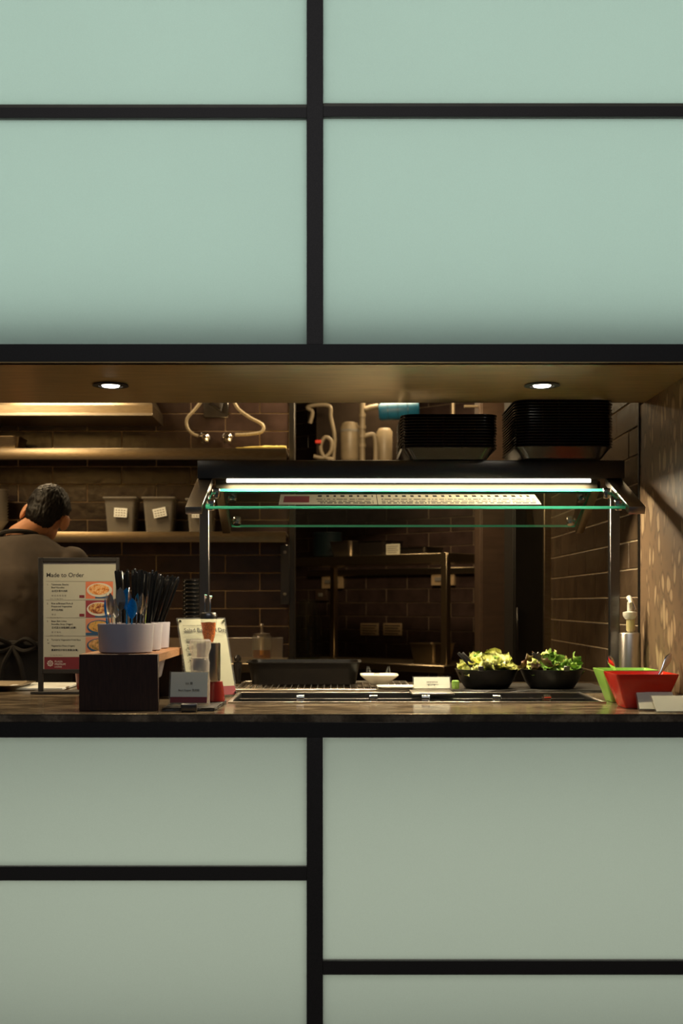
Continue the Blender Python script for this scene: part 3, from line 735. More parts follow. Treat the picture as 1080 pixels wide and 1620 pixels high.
# black slate mat with salt, mill and card
mb = MB(); kk = P(0, 0, 1.04)
def slab(pts, z0, z1, m, name, label, cat):
    mb = MB(); n = 14; ring = []
    for i in range(4):
        a, b_ = Vector(pts[i]), Vector(pts[(i + 1) % 4])
        for j in range(n): ring.append(a.lerp(b_, j / n))
    def rg(z, j): return [Vector((p.x + random.uniform(-j, j), p.y + random.uniform(-j, j), z + random.uniform(-j, j) * .3)) for p in ring]
    mb.loft([rg(z0, .0), rg((z0 + z1) / 2, .0025), rg(z1, .0015)])
    o = mb.build(name, m, smooth=False); return tag(o, label, cat)
slab([(-.452, .085), (-.318, .085), (-.31, .36), (-.452, .36)], ZC + .0008, ZC + .009, M['slate'], 'slate_mat', 'rough edged black slate mat under the salt and chilli mills', 'mat')
ZS = ZC + .0105
kt = 1.115; c = P(331, 0, kt); cx, cy = c.x - .001, .30
kt = KY(cy); cx = (330 - VX) * S * kt
tm = thing('chilli_mill', (cx, cy, ZS), 'tall mill with steel body, red foot and orange chilli flakes on top', 'mill')
def zz(y): return EYE + (VY - y) * S * kt
MB().lathe([(0, ZS), (.029, ZS), (.029, ZS + .004), (.0225, zz(1078)), (0, zz(1078))], 28, (cx + .016, cy, 0)).build('red_foot', M['redplastic'], tm)
MB().lathe([(0, zz(1078) + .0004), (.031, zz(1078) + .0004), (.0325, zz(1074)), (.0325, zz(1019)), (.0315, zz(1017)), (0, zz(1017))], 40, (cx, cy, 0)).build('steel_body', mat('dark brushed steel', (.3, .27, .24), .26, 1), tm)
MB().lathe([(.013, zz(1016.8)), (.019, zz(1003)), (.0215, zz(988)), (.0215, zz(979)), (0, zz(979))], 28, (cx, cy, 0)).build('glass_neck', M['acrylic'], tm)
MB().lathe([(0, zz(1016)), (.011, zz(1016)), (.0165, zz(1002)), (.0195, zz(985)), (0, zz(984))], 18, (cx, cy, 0), wob=lambda a, z: 1 + .12 * math.sin(a * 5 + z * 300)).build('chilli_flakes', M['chili'], tm)
MB().lathe([(0, zz(979) + .0004), (.0235, zz(979) + .0004), (.0235, zz(972)), (.02, zz(969)), (0, zz(968.5))], 28, (cx, cy, 0)).build('cap', M['darksteel'], tm)
for dx, tp in ((-.0095, 941), (.0045, 943)):
    MB().tube([(cx + dx, cy, zz(969)), (cx + dx * 1.1, cy, zz(958)), (cx + dx, cy, zz(tp + 5)), (cx + dx + .002, cy - .004, zz(tp))], .0025, 8, [.0018, .002, .0025, .0045]).build('prong', M['chrome'], tm)
# clear salt mill
cy = .21; ks = KY(cy); cx = (316.5 - VX) * S * ks
def zz(y): return EYE + (VY - y) * S * ks
sm = thing('salt_mill', (cx, cy, ZS), 'clear ribbed acrylic salt mill standing behind the tented seasoning card', 'mill')
MB().lathe([(0, ZS), (.026, ZS), (.027, zz(1078)), (.025, zz(1066)), (.026, zz(1048)), (.023, zz(1041)), (0, zz(1041))], 32, (cx, cy, 0)).build('jar', M['mill'], sm)
MB().lathe([(0, ZS + .004), (.021, ZS + .004), (.021, zz(1066)), (0, zz(1064))], 20, (cx, cy, 0)).build('peppercorns', mat('pink salt', (.42, .16, .09), .6, 0, .5, 400), sm)
MB().lathe([(0, zz(1060)), (.0185, zz(1060)), (.0195, zz(1056)), (.0195, zz(1044)), (.016, zz(1041.5)), (0, zz(1041.5))], 28, (cx, cy, 0)).build('steel_core', M['darksteel'], sm)
MB().lathe([(0, zz(1040.7)), (.0235, zz(1040.7)), (.0235, zz(1035)), (.027, zz(1028)), (.0285, zz(1024)), (.0285, zz(1014)), (.024, zz(1011)), (0, zz(1011))], 48, (cx, cy, 0), wob=lambda a, z: 1 + (.03 * math.cos(a * 14) if z > zz(1029) else 0)).build('ribbed_cap', M['mill'], sm)
# seasoning card
def card(name, x0, x1, ytop, ybase, k, label, tilt=14, yaw=0, cardm=None, group=None, backdepth=.04, zbase=None, maroon=True, yk_=None):
    zb0 = zbase if zbase is not None else ZS
    yb = YK(k); w = (x1 - x0) * S * k; h = (EYE + (VY - ytop) * S * k - zb0) / math.cos(R(tilt))
    cx = ((x0 + x1) / 2 - VX) * S * k
    t = thing(name, (cx, yb, zb0), label, 'card holder', group); t.rotation_euler = (0, 0, yaw)
    rot = Matrix.Rotation(-R(tilt), 4, 'X')
    def add(mb, nm, m, sm_=False):
        o = mb.build(nm, m, None, smooth=sm_, loc=(0, 0, 0)); o.parent = t; return o
    add(MB().box(-w / 2, w / 2, -.0025, -.0008, .003, h, .0004).xf(rot), 'acrylic_front', M['acrylic'])
    add(MB().box(-w / 2, w / 2, .0008, .0025, .003, h, .0004).xf(rot), 'acrylic_back', M['acrylic'])
    add(MB().box(-w / 2, w / 2, -.012, backdepth, 0, .0028, .0006), 'acrylic_foot', M['acrylic'])
    cd = add(MB().box(-w / 2 + .004, w / 2 - .004, -.0006, .0006, .006, h - .002).xf(rot), 'card', cardm or M['cardwhite'])
    if maroon: add(MB().box(-w / 2 + .0045, w / 2 - .0045, -.0032, -.0028, .007, .007 + h * .17).xf(rot), 'maroon_band', M['maroon'])
    return t, w, h, rot
def cardtext(t, s_, x, z, size, rot, m=None, bold=0.0):
    o = text(s_, size, m or M['ink'], 'lettering', t, (0, 0, 0), 'CENTER', bold)
    o.data.transform(Matrix.Rotation(R(90), 4, 'X')); o.rotation_euler = (0, 0, 0); o.data.transform(rot @ Matrix.Translation((x, -.0034, z))); o.location = (0, 0, 0)
t, w_, h_, rot = card('seasoning_card', 266, 330, 1063, 0, 1.045, 'acrylic holder with white salt and black pepper card on the slate mat', 12, R(-3), maroon=True)
cardtext(t, 'Salt 鹽', 0, h_ * .62, .0072, rot); cardtext(t, 'Black Pepper 黑胡椒', .0, h_ * .42, .0066, rot)
o = MB().box(-.021, .021, -.010, .010, 0, .0215, .004, 3).build('clip_block', M['chrome'], loc=((299 - VX) * S * 1.021, YK(1.021) + .0, ZC + .0006)); tag(o, 'small polished steel block in front of the seasoning card', 'clip')
o.location.y = .067
o.data.materials.clear(); o.data.materials.append(M['darksteel'])
# leaning salad menu in acrylic stand, turned towards the right
ts = thing('salad_menu', ((332 - VX) * S * 1.21, .70, ZC + .0006), 'tall leaning acrylic sign with the salad bar menu behind the mills', 'menu sign')
ts.location = ((337 - VX) * S * 1.17, .54, ZC + .0006); ts.rotation_euler = (0, 0, R(33))
rot = Matrix.Rotation(-R(19), 4, 'X'); w_, h_ = .164, .25
def addts(mb, nm, m):
    o = mb.build(nm, m, None, smooth=False, loc=(0, 0, 0)); o.parent = ts; return o
addts(MB().box(-w_ / 2, w_ / 2, -.003, -.001, .002, h_, .0005).xf(rot), 'acrylic_front', M['acrylic'])
addts(MB().box(-w_ / 2, w_ / 2, .001, .003, .002, h_, .0005).xf(rot), 'acrylic_back', M['acrylic'])
addts(MB().box(-w_ / 2, w_ / 2, -.002, .05, 0, .0018).xf(Matrix.Identity(4)), 'acrylic_foot', M['acrylic'])
addts(MB().box(-w_ / 2 + .005, w_ / 2 - .005, -.0008, .0008, .006, h_ - .004).xf(rot), 'menu_sheet', M['paper'])
addts(MB().box(-w_ / 2 + .0055, w_ / 2 - .0055, -.0036, -.0032, .007, .034).xf(rot), 'maroon_band', M['maroon'])
for qx in (-1, 1):
    for qz in (.012, h_ - .012): addts(MB().lathe([(0, -.0065), (.004, -.0065), (.004, -.0032), (0, -.0032)], 12, (qx * (w_ / 2 - .009), 0, qz), ax='y').xf(rot), 'screw', M['chrome'])
def tstext(s_, x, z, size, bold=0.0, m=None):
    o = text(s_, size, m or M['ink'], 'lettering', ts, (0, 0, 0), 'LEFT', bold)
    o.data.transform(Matrix.Rotation(R(90), 4, 'X')); o.rotation_euler = (0, 0, 0); o.data.transform(rot @ Matrix.Translation((x, -.0036, z)))
tstext('Salad Bar – All Day', -.064, h_ - .046, .0185, .00012)
tstext('Our recommended selection', -.066, h_ - .026, .0055)
addts(MB().box(-.066, .066, -.0038, -.0034, h_ - .0560, h_ - .0553).xf(rot), 'rule', M['inkgrey'])
for i, (a_, b_) in enumerate((('Salad Greens', '沙律菜'), ('Red Spinach', '紅菠菜'), ('Sweet Corn', '粟米粒'), ('Cucumber', '青瓜'), ('Cherry Tomato', '車厘茄'), ('Carrot', '紅蘿蔔'), ('Pasta', '意粉'), ('Olives', '橄欖'))):
    tstext(a_, -.062, h_ - .07 - i * .0195, .0072, .0001); tstext(b_, -.062, h_ - .078 - i * .0195, .007, .0001)

# ================= COUNTER THINGS, MIDDLE =================
# wire rack behind the well
rk = thing('wire_rack', (.05, .95, ZC), 'low steel wire rack on the worktop under the long black tray', 'rack')
rx0, rx1, ry0, ry1 = (372 - VX) * S * 1.25, (652 - VX) * S * 1.25, .79, 1.2
mb = MB()
for y in (ry0, ry1): mb.box(rx0, rx1, y - .005, y + .005, ZC + .0006, ZC + .0105, .002)
for x in (rx0, rx1): mb.box(x - .004, x + .004, ry0 + .0052, ry1 - .0052, ZC + .0006, ZC + .0105, .002)
mb.build('frame', M['steel'], rk)
nbar = 26
bar0 = None
for i in range(1, nbar):
    x = rx0 + (rx1 - rx0) * i / nbar
    if bar0 is None: bar0 = MB().tube([(x, ry0 + .0055, ZC + .008), (x, ry1 - .0055, ZC + .008)], .0018, 6).build('bar', M['steel'], rk); bx_ = bar0.location.x - x
    else:
        o = bar0.copy(); C.objects.link(o); o.parent = rk; o.location.x = x + bx_
ZR = ZC + .011
mb = MB(); kx = 1.31; w1 = (572 - 388) * S * kx
dish(mb, w1 * .9, .2, w1 - .012, .235, .03, 0, .074, .004, .006, 7)
mb.xf(Matrix.Translation(((480 - VX) * S * kx, YK(1.31) + .118, ZR)))
o = mb.build('long_tray', M['melamine']); tag(o, 'long deep black serving tray, empty, on the wire rack', 'tray')
# white boat dish with tongs
kd = 1.29; cx = (600 - VX) * S * kd; cy = YK(kd) + .04
mb = MB(); wd = 60 * S * kd
dish(mb, wd * .42, .05, wd, .12, .012, 0, .034, .003, 0, 5); mb.xf(Matrix.Translation((cx, cy, ZR + .003)))
# small plate below
pl = MB(); dish(pl, .16, .15, .2, .17, .03, 0, .006, .002, .004, 6); 
plo = MB()
o = mb.build('boat_dish', M['creamglaze']); tag(o, 'small white square flared dish holding two plastic tongs', 'dish')
for i, (dx, lean_) in enumerate(((-.034, -.012), (.03, .01))):
    t = thing('small_tongs', (cx + dx, cy, ZR + .006), ('left' if i == 0 else 'right') + ' clear plastic tongs sticking up from the white dish', 'tongs', 'plastic tongs in the white dish')
    for s in (-1, 1):
        MB().tube([(cx + dx * .5 + s * .002, cy, ZR + .009), (cx + dx + s * .006, cy, ZR + .04), (cx + dx + lean_ * .2 + s * .002, cy, ZR + .062)], .003, 6, [.002, .0045, .0015]).build('jaw', M['acrylic'], t)
mb = MB().lathe([(0, 0), (.010, 0), (.010, .022), (.008, .022), (.008, .003), (0, .003)], 20, (cx - .008, cy, ZR + .0175)); o = mb.build('metal_cup', M['chrome']); tag(o, 'tiny chrome cup between the tongs in the white dish', 'cup')
mb = MB(); dish(mb, .09, .06, .125, .1, .012, 0, .008, .002, .003, 5); mb.xf(Matrix.Translation(((628 - VX) * S * 1.262, YK(1.255), ZR + .0005))); 
o = mb.build('white_saucer', M['creamglaze']); tag(o, 'low white rectangular saucer just right of the boat dish', 'saucer')
# white card holder
t, w_, h_, rot = card('white_card', 651, 711, 1069, 0, 1.243, 'bright white card in clear holder between boat dish and lettuce bowls', 14, 0, maroon=False, zbase=ZC + .0115)
t.location.y = .715; 
for zf_, xs in ((.52, (-.016, -.011, -.006, -.001, .004, .009, .014)), (.3, (-.012, .006))):
    mb = MB()
    for x_ in xs: mb.box(x_, x_ + .0034, -.0036, -.0032, h_ * zf_, h_ * zf_ + .0042)
    mb.xf(rot); o = mb.build('faint_print', M['inkgrey'], None, smooth=False, loc=(0, 0, 0)); o.parent = t
# slate under bowls
slab([(.362, .75), (.86, .75), (.868, 1.1), (.36, 1.1)], ZC + .0008, ZC + .009, M['slate'], 'slate_mat', 'long rough edged black slate mat under the two salad bowls', 'mat')
o = MB().box(.0, .128, -.17, .05, 0, .006, .001).build('bridge_plate', M['steel'], loc=(.228, .77, ZC + .0045)); o.location.z = ZC + .0045; tag(o, 'thin steel bridge plate across the well under the bright white card holder', 'plate')
ZL = ZC + .0105
c = P(719, 0, 1.245)
o = MB().lathe([(0, 0), (.011, 0), (.012, .002), (.012, .024), (.009, .027), (0, .027)], 20).build('cucumber_piece', M['leaf_green'], loc=(c.x + .004, .79, ZL)); tag(o, 'short green cucumber chunk beside the left lettuce bowl', 'cucumber')
def leaf(m, size, curl, seed):
    mb = MB(); rnd = random.Random(seed); n = 9; rows = []
    for i in range(n):
        t_ = i / (n - 1); wd = size * (.16 + .5 * math.sin(PI * min(1, t_ * .8 + .12)) ** .8)
        row = []
        for j in range(9):
            s_ = (j / 8 - .5) * 2
            ruf = .09 * size * math.sin(i * 2.1 + j * 1.7 + seed) * abs(s_) ** 1.5 + .05 * size * noise.noise(Vector((i * .9, j * .8, seed)))
            row.append(Vector((s_ * wd * (1 + .12 * math.sin(i * 2.7 + seed)), (t_ - .5) * size * 1.2 + ruf * .4, curl * size * ((t_ - .4) ** 2 + .5 * s_ * s_) + ruf)))
        rows.append(row)
    v = [[mb.bm.verts.new(p) for p in row] for row in rows]
    for a, c_ in zip(v, v[1:]):
        for q in range(8): mb.bm.faces.new((a[q], a[q + 1], c_[q + 1], c_[q]))
    bmesh.ops.solidify(mb.bm, geom=mb.bm.faces[:], thickness=.0012)
    me = bpy.data.meshes.new('leaf'); mb.bm.to_mesh(me); mb.bm.free(); me.materials.append(m)
    me.polygons.foreach_set('use_smooth', [True] * len(me.polygons)); return me
LEAF = {k_: [leaf(M[k_], sz, cu, s_ + o_) for s_, (sz, cu) in enumerate(((.062, .5), (.052, .9), (.045, .7)))] for k_, o_ in (('leaf_yellow', 1), ('leaf_green', 11), ('leaf_red', 21))}
def bowl(x0, x1, kc, label, mats, heapz, lab2, seed, name):
    r = (x1 - x0) / 2 * S * KY(YK(kc) - .0); cx = ((x0 + x1) / 2 - VX) * S * kc; cy = YK(kc); h = 1.0185 - ZL
    hh = EYE - (1058 - VY) * S * kc - ZL
    t = MB().lathe([(0, 0), (r * .66, 0), (r * .7, .003), (r * .84, hh * .4), (r * .97, hh * .92), (r, hh), (r - .004, hh), (r * .93, hh * .88), (r * .8, hh * .4), (r * .64, .006), (0, .006)], 48, sy=.95).build(name, M['melamine'], loc=(cx, cy, ZL)); tag(t, label, 'bowl', 'black salad bowls on the slate mat')
    hp = thing('salad_leaves', (cx, cy, ZL + .008), lab2, 'salad'); rnd = random.Random(seed)
    n = 64
    for i in range(n):
        a = rnd.uniform(0, 2 * PI); rr = r * .72 * math.sqrt(rnd.random()); 
        kk_ = mats(math.cos(a) * rr / r, rnd)
        o = bpy.data.objects.new('leaf', rnd.choice(LEAF[kk_])); C.objects.link(o); o.parent = hp
        top = heapz(math.cos(a) * rr / r) * (1 - (rr / r) ** 2 * .5)
        o.location = (math.cos(a) * rr, math.sin(a) * rr * .9, hh - .03 + rnd.random() * (top + .02)); o.rotation_euler = (rnd.uniform(-.9, .9), rnd.uniform(-.8, .8), rnd.uniform(0, 6.3))
        s_ = rnd.uniform(.6, .95) ; o.scale = (s_, s_, s_)
    return cx, cy, hh
b1 = bowl(719, 820, 1.268, 'black melamine salad bowl with pale yellow lettuce', lambda u_, r_: 'leaf_yellow' if r_.random() < .75 else 'leaf_green', lambda u_: .036, 'torn pale yellow lettuce heaped in the left salad bowl', 3, 'salad_bowl')
b2 = bowl(821.5, 923, 1.268, 'black melamine salad bowl with mixed green and red leaves by the tiled wall', lambda u_, r_: 'leaf_red' if u_ < -.2 and r_.random() < .5 else ('leaf_green' if r_.random() < .72 else 'leaf_yellow'), lambda u_: .034, 'mixed green and dark red salad leaves heaped in the right bowl', 9, 'salad_bowl')
for i, ((cx, cy, hh), lab, dx, az) in enumerate(((b1, 'steel serving tongs stuck in the yellow lettuce', -.03, 2.6), (b2, 'steel serving tongs stuck in the mixed leaves', .0, 2.2))):
    t = thing('salad_tongs', (cx + dx, cy - .04, ZL + hh), lab, 'tongs')
    for s in (-1, 1):
        MB().box(-.005, .005, -.0008, .0008, 0, .085, .0005).xf(Matrix.Translation((cx + dx + s * .006, cy - .03, ZL + hh - .01)) @ Matrix.Rotation(-.75, 4, 'Y') @ Matrix.Rotation(s * .05, 4, 'X')).build('arm', M['darksteel'], t)
    MB().box(-.009, .009, -.004, .004, -.008, .008, .002).xf(Matrix.Translation((cx + dx + (.03 if i else -.0), cy - .1, ZL + hh + .006))).build('grip', M['darksteel'], t)

# ================= COUNTER THINGS, RIGHT =================
def sqbowl(x0, x1, ytop, ydn, kf, depth, m, name, label, seed=0, xb0=.0, xb1=.0):
    """square tapered bowl; front rim at depth ratio kf"""
    xa, xb = (x0 - VX) * S * kf, (x1 - VX) * S * kf; w = xb - xa; zt = EYE + (VY - ytop) * S * kf; h = zt - ZC - .001
    mb = MB(); dish(mb, w * .62, depth * .62, w, depth, .008, 0, h, .004, 0, 4)
    mb.xf(Matrix.Translation(((xa + xb) / 2, YK(kf) + depth / 2, ZC + .001)))
    o = mb.build(name, m, smooth=True); tag(o, label, 'bowl'); return (xa + xb) / 2, YK(kf) + depth / 2, zt
m, t, b = nt('red outside'); 
rb = sqbowl(974, 1075, 1067, 0, 1.045, .16, M['red'], 'red_bowl', 'glossy red square flared bowl with a steel spoon at the right end', 0)
gb = sqbowl(954, 1043, 1060.5, 0, 1.11, .15, M['green'], 'green_bowl', 'lime green square flared bowl behind the red bowl')
def servespoon(base, tip, label):
    b_, t_ = Vector(base), Vector(tip); d = t_ - b_
    mb = MB(); rings = []
    side = d.cross(Vector((0, 1, 0))).normalized(); 
    for i in range(14):
        u_ = i / 13; c_ = b_ + d * u_ + Vector((0, -.012 * math.sin(u_ * PI), 0))
        wd = .0035 + .006 * math.exp(-((u_ - .86) / .16) ** 2); th = .0016
        if i == 13: wd *= .35
        rings.append([c_ + side * (math.cos(a) * wd) + Vector((0, math.sin(a) * th, 0)) for a in [2 * PI * q / 10 for q in range(10)]])
    mb.loft(rings); t = thing('serving_spoon', base, label, 'spoon')
    mb.build('handle', M['chrome'], t)
    mb2 = MB().lathe([(0, -.006), (.012, -.004), (.017, 0), (.0165, .001), (.011, -.003), (0, -.0045)], 20, b_ + Vector((0, 0, .004)), sy=1.3); mb2.build('spoon_bowl', M['chrome'], t)
servespoon((gb[0] - .008, gb[1] - .0, ZC + .022), P(962, 1038, 1.12), 'steel serving spoon leaning left out of the green bowl')
servespoon((rb[0] + .008, rb[1] - .0, ZC + .022), P(1061, 1034, 1.075), 'steel serving spoon leaning right out of the red bowl')
# pump dispenser
kp = 1.19; cx, cy = (996 - VX) * S * kp, YK(kp)
def zz(y): return EYE + (VY - y) * S * kp
pd = thing('pump_dispenser', (cx, cy, ZC), 'brushed steel pump dispenser with pale plastic head behind the bowls', 'dispenser')
r = 17 * S * kp
MB().lathe([(0, ZC + .0006), (r, ZC + .0006), (r, zz(1003)), (r - .002, zz(1001)), (.012, zz(1000)), (0, zz(1000))], 40, (cx, cy, 0)).build('canister', M['steel'], pd)
MB().lathe([(.009, zz(999.8)), (.013, zz(997)), (.013, zz(980)), (0, zz(980))], 24, (cx + .002, cy, 0)).build('neck', mat('yellow plastic', (.5, .42, .2), .4), pd)
MB().lathe([(0, zz(979.7)), (.014, zz(979.7)), (.021, zz(974)), (.021, zz(968.5)), (.008, zz(967)), (.0075, zz(952)), (0, zz(951))], 28, (cx, cy, 0)).build('collar', M['whiteplastic'], pd)
MB().tube([(cx + .002, cy, zz(951)), (cx - .004, cy - .006, zz(946)), (cx - .007, cy - .03, zz(948)), (cx - .009, cy - .05, zz(955))], .006, 10, [.0075, .0085, .007, .0045]).build('spout', M['whiteplastic'], pd)
MB().tube([(cx + .004, cy, zz(946.5)), (cx + .010, cy - .01, zz(958)), (cx + .014, cy - .012, zz(965))], .003, 8).build('lever', M['chrome'], pd)
# acrylic card holders at the right front, reclining
for i, (x0, x1, yy, kc, lab, yw) in enumerate(((1017, 1078, 0, 1.045, 'rear of two reclining acrylic card holders before the red bowl', -4), (1034, 1098, 0, 1.017, 'front of two reclining acrylic card holders before the red bowl', 2))):
    t, w_, h_, rot = card('small_card', x0, x1, 1095 if i == 0 else 1101.5, 0, kc, lab, 52, R(yw), maroon=False, zbase=ZC + .0006, group='reclining card holders by the red bowl', backdepth=.012)
    if i == 0: t.location.y = .10; 
    else: t.location.y = .035
    t.location.x = (.868 - (.0 if i else .012))  if i else .84

# ================= KITCHEN, LEFT =================
KS = 1.885; YS = YK(KS)
def shelf(y_top, y_bot, x1, label, x0=None):
    zt = EYE + (VY - y_top) * S * KS; zb = EYE + (VY - y_bot) * S * KS; xa = XL + .01; xb = (x1 - VX) * S * KS
    t = thing('wall_shelf', ((xa + xb) / 2, YS, zb), label, 'shelf')
    mb = MB(); mb.box(xa, xb, YS, YS + .012, zb, zt, .002, 2); mb.box(xa, xb, YS + .0122, YB - .007, zt - .012, zt, .001)
    mb.build('steel_shelf', M['steel_warm'], t)
    return zt, zb, t
zs1, _, sh1 = shelf(709, 727, 453, 'upper stainless wall shelf on the brown tiles carrying the yellow cloth')
zs2, zs2b, sh2 = shelf(841, 858, 452, 'lower stainless wall shelf on the brown tiles carrying the clear tubs')
x0, x1 = (443 - VX) * S * 1.95, (457 - VX) * S * 1.95
br = MB().box(x0, x1, YB - .05, YB - .008, EYE + (VY - 956) * S * 1.95, zs2b - .001, .001).build('upright', M['darksteel'], sh2)
for yq in (873, 940): MB().lathe([(0, -.006), (.008, -.004), (.008, 0), (0, 0)], 16, ((x0 + x1) / 2, YB - .0505, EYE + (VY - yq) * S * 1.95), ax='y').build('bolt', M['steel'], sh2)
# hood
zh = EYE + (VY - 657.5) * S * 1.86
hd = thing('cooker_hood', (-1.7, 2.7, zh), 'stainless cooker hood edge above the upper shelf at the left', 'cooker hood')
mb = MB(); y0 = YK(1.86); xa, xb = XL + .01, (241 - VX) * S * 1.86
mb.loft([[Vector((xa, y0, zh)), Vector((xb, y0, zh)), Vector((xb, YB - .01, zh)), Vector((xa, YB - .01, zh))], [Vector((xa, y0, zh + .05)), Vector((xb, y0, zh + .05)), Vector((xb, YB - .01, zh + .05)), Vector((xa, YB - .01, zh + .05))], [Vector((xa, y0 + .25, zh + .4)), Vector((xb - .18, y0 + .25, zh + .4)), Vector((xb - .18, YB - .01, zh + .4)), Vector((xa, YB - .01, zh + .4))]])
mb.build('canopy', M['steel_warm'], hd, smooth=False)
MB().box(xa, xb, y0 - .004, y0 - .0005, zh, zh + .012, .001).build('lip', M['steel'], hd)
# pan on upper shelf
mb = MB(); dish(mb, .18, .16, .2, .18, .02, 0, .06, .002, .005); mb.xf(Matrix.Translation(((-2 - VX) * S * 1.9, YS + .12, zs1 + .001)))
o = mb.build('steel_pan', M['steel_warm']); tag(o, 'square steel food pan at the left end of the upper wall shelf', 'pan')
# outlet, gauges, hoses
xo = (341 - VX) * S * 1.97
op = thing('socket_plate', (xo, YB - .006, EYE + .98), 'square steel socket plate on the tiles above the two round valves', 'socket')
zq = EYE + (VY - 660) * S * 1.97
MB().box(xo - .062, xo + .062, YB - .014, YB - .0065, zq, zq + .11, .002).build('plate', M['darksteel'], op)
MB().tube([(xo - .03, YB - .02, zq + .07), (xo, YB - .03, zq + .05), (xo + .025, YB - .025, zq + .03), (xo + .03, YB - .018, zq + .07)], .008).build('black_hook', M['blackplastic'], op)
def hp_(pts, k): return [P(x, y, k) for x, y in pts]
def smoothpath(pts, n=6):
    out = []; p = [pts[0]] + pts + [pts[-1]]
    for i in range(1, len(p) - 2):
        for j in range(n):
            t = j / n; a, b, c, d = p[i - 1], p[i], p[i + 1], p[i + 2]
            out.append(.5 * ((2 * b) + (c - a) * t + (2 * a - 5 * b + 4 * c - d) * t * t + (3 * b - a - 3 * c + d) * t ** 3))
    out.append(p[-2]); return out
for i, (gx, pts, lab) in enumerate(((324, [(319, 634), (308, 648), (296, 662), (296, 676), (304, 686), (314, 690)], 'left round chrome valve with cream hose on the brown tiles'),
                                (360, [(369, 634), (378, 648), (396, 661), (415, 672), (414, 683), (395, 687), (372, 688)], 'right round chrome valve with cream hose on the brown tiles'))):
    t = thing('wall_valve', P(gx, 692, 1.955), lab, 'valve', 'valves above the upper shelf')
    c = P(gx, 692, 1.955)
    MB().lathe([(0, -.028), (.012, -.028), (.02, -.02), (.027, -.008), (.03, .012), (.022, .055), (0, .055)], 28, (c.x, c.y, c.z), ax='y', wob=lambda a, z: 1 + (.07 * math.cos(6 * a) if -.02 < z < .03 else 0)).build('valve_body', M['chrome'], t)
    MB().lathe([(0, -.034), (.008, -.034), (.01, -.0285), (0, -.0285)], 16, (c.x, c.y, c.z), ax='y').build('valve_stem', M['darksteel'], t)
    MB().tube(smoothpath(hp_(pts, 1.955)), .0085, 10).build('hose', M['hose'], t)
# yellow cloth
mb = MB(); n = 16; x0, x1 = (374 - VX) * S * 1.9, (453 - VX) * S * 1.9 - .002; rows = []
for j in range(7):
    rows.append([Vector((x0 + (x1 - x0) * i / n, YS + .01 + .14 * j / 6, zs1 + .004 + (.016 + .008 * noise.noise(Vector((i * .5, j * .7, 3)))) * math.sin(PI * min(1, (i / n) * 1.6 + .06) * .5) * math.sin(PI * (j + .6) / 7.2))) for i in range(n + 1)])
v = [[mb.bm.verts.new(p) for p in r_] for r_ in rows]
for a, c_ in zip(v, v[1:]):
    for q in range(n): mb.bm.faces.new((a[q], a[q + 1], c_[q + 1], c_[q]))
ext = bmesh.ops.extrude_face_region(mb.bm, geom=mb.bm.faces[:])
for e in ext['geom']:
    if isinstance(e, bmesh.types.BMVert): e.co.z = zs1 + .001
o = mb.build('yellow_cloth', M['yellowcloth']); tag(o, 'folded yellow cloth at the right end of the upper wall shelf', 'cloth')
# clear tubs on lower shelf
def tub(xc, w_px, top, label, lab_pos, tilt):
    k = 1.9; w = w_px * S * k; cx = (xc - VX) * S * k; h = EYE + (VY - top) * S * k - zs2; cy = YS + .095
    t = thing('storage_tub', (cx, cy, zs2 + .001), label, 'tub', 'clear tubs on the lower wall shelf')
    mb = MB(); dish(mb, w * .74, .13, w * .9, .15, .014, 0, h - .012, .003, .003, 5); mb.xf(Matrix.Translation((cx, cy, zs2 + .001))); mb.build('tub_body', M['cloudy'], t)
    mb = MB(); mb.loft([rrect(w * .7, .12, .012, .004), rrect(w * .8, .134, .014, h * .72)]); mb.xf(Matrix.Translation((cx, cy, zs2 + .002))); mb.build('contents', M['grey'] if False else mat('grey brown contents', (.13, .11, .09), .6), t)
    mb = MB(); mb.loft([rrect(w * .96, .16, .016, h - .0115), rrect(w * 1.0, .164, .018, h - .006), rrect(w * .98, .16, .016, h), rrect(w * .8, .13, .014, h), rrect(w * .78, .128, .014, h - .004)]); mb.xf(Matrix.Translation((cx, cy, zs2 + .001))); mb.build('lid', M['cloudy'], t)
    mb = MB(); lw = .062; mb.box(-lw / 2, lw / 2, -.0006, 0, -.022, .022); mb.xf(Matrix.Translation((cx + lab_pos, cy - .0795, zs2 + h * .55)) @ Matrix.Rotation(R(-3.5), 4, 'X') @ Matrix.Rotation(R(tilt), 4, 'Y'))
    lb = mb.build('paper_label', M['cardwhite'], t, smooth=False)
    for r_ in range(3):
        mb = MB()
        for q in range(4): mb.box(-.024 + q * .013, -.024 + q * .013 + .008, -.0010, -.0007, .009 - r_ * .012, .013 - r_ * .012)
        mb.xf(Matrix.Translation((cx + lab_pos, cy - .0795, zs2 + h * .55)) @ Matrix.Rotation(R(-3.5), 4, 'X') @ Matrix.Rotation(R(tilt), 4, 'Y')); mb.build('handwriting', M['inkgrey'], lb, smooth=False)
tub(191, 56, 787, 'leftmost clear tub, label upright, on the lower wall shelf', .004, 3)
tub(252, 56, 787, 'middle clear tub, label tilted, on the lower wall shelf', .006, -12)
tub(318, 50, 789, 'rightmost clear tub behind the guard post on the lower wall shelf', -.01, 0)
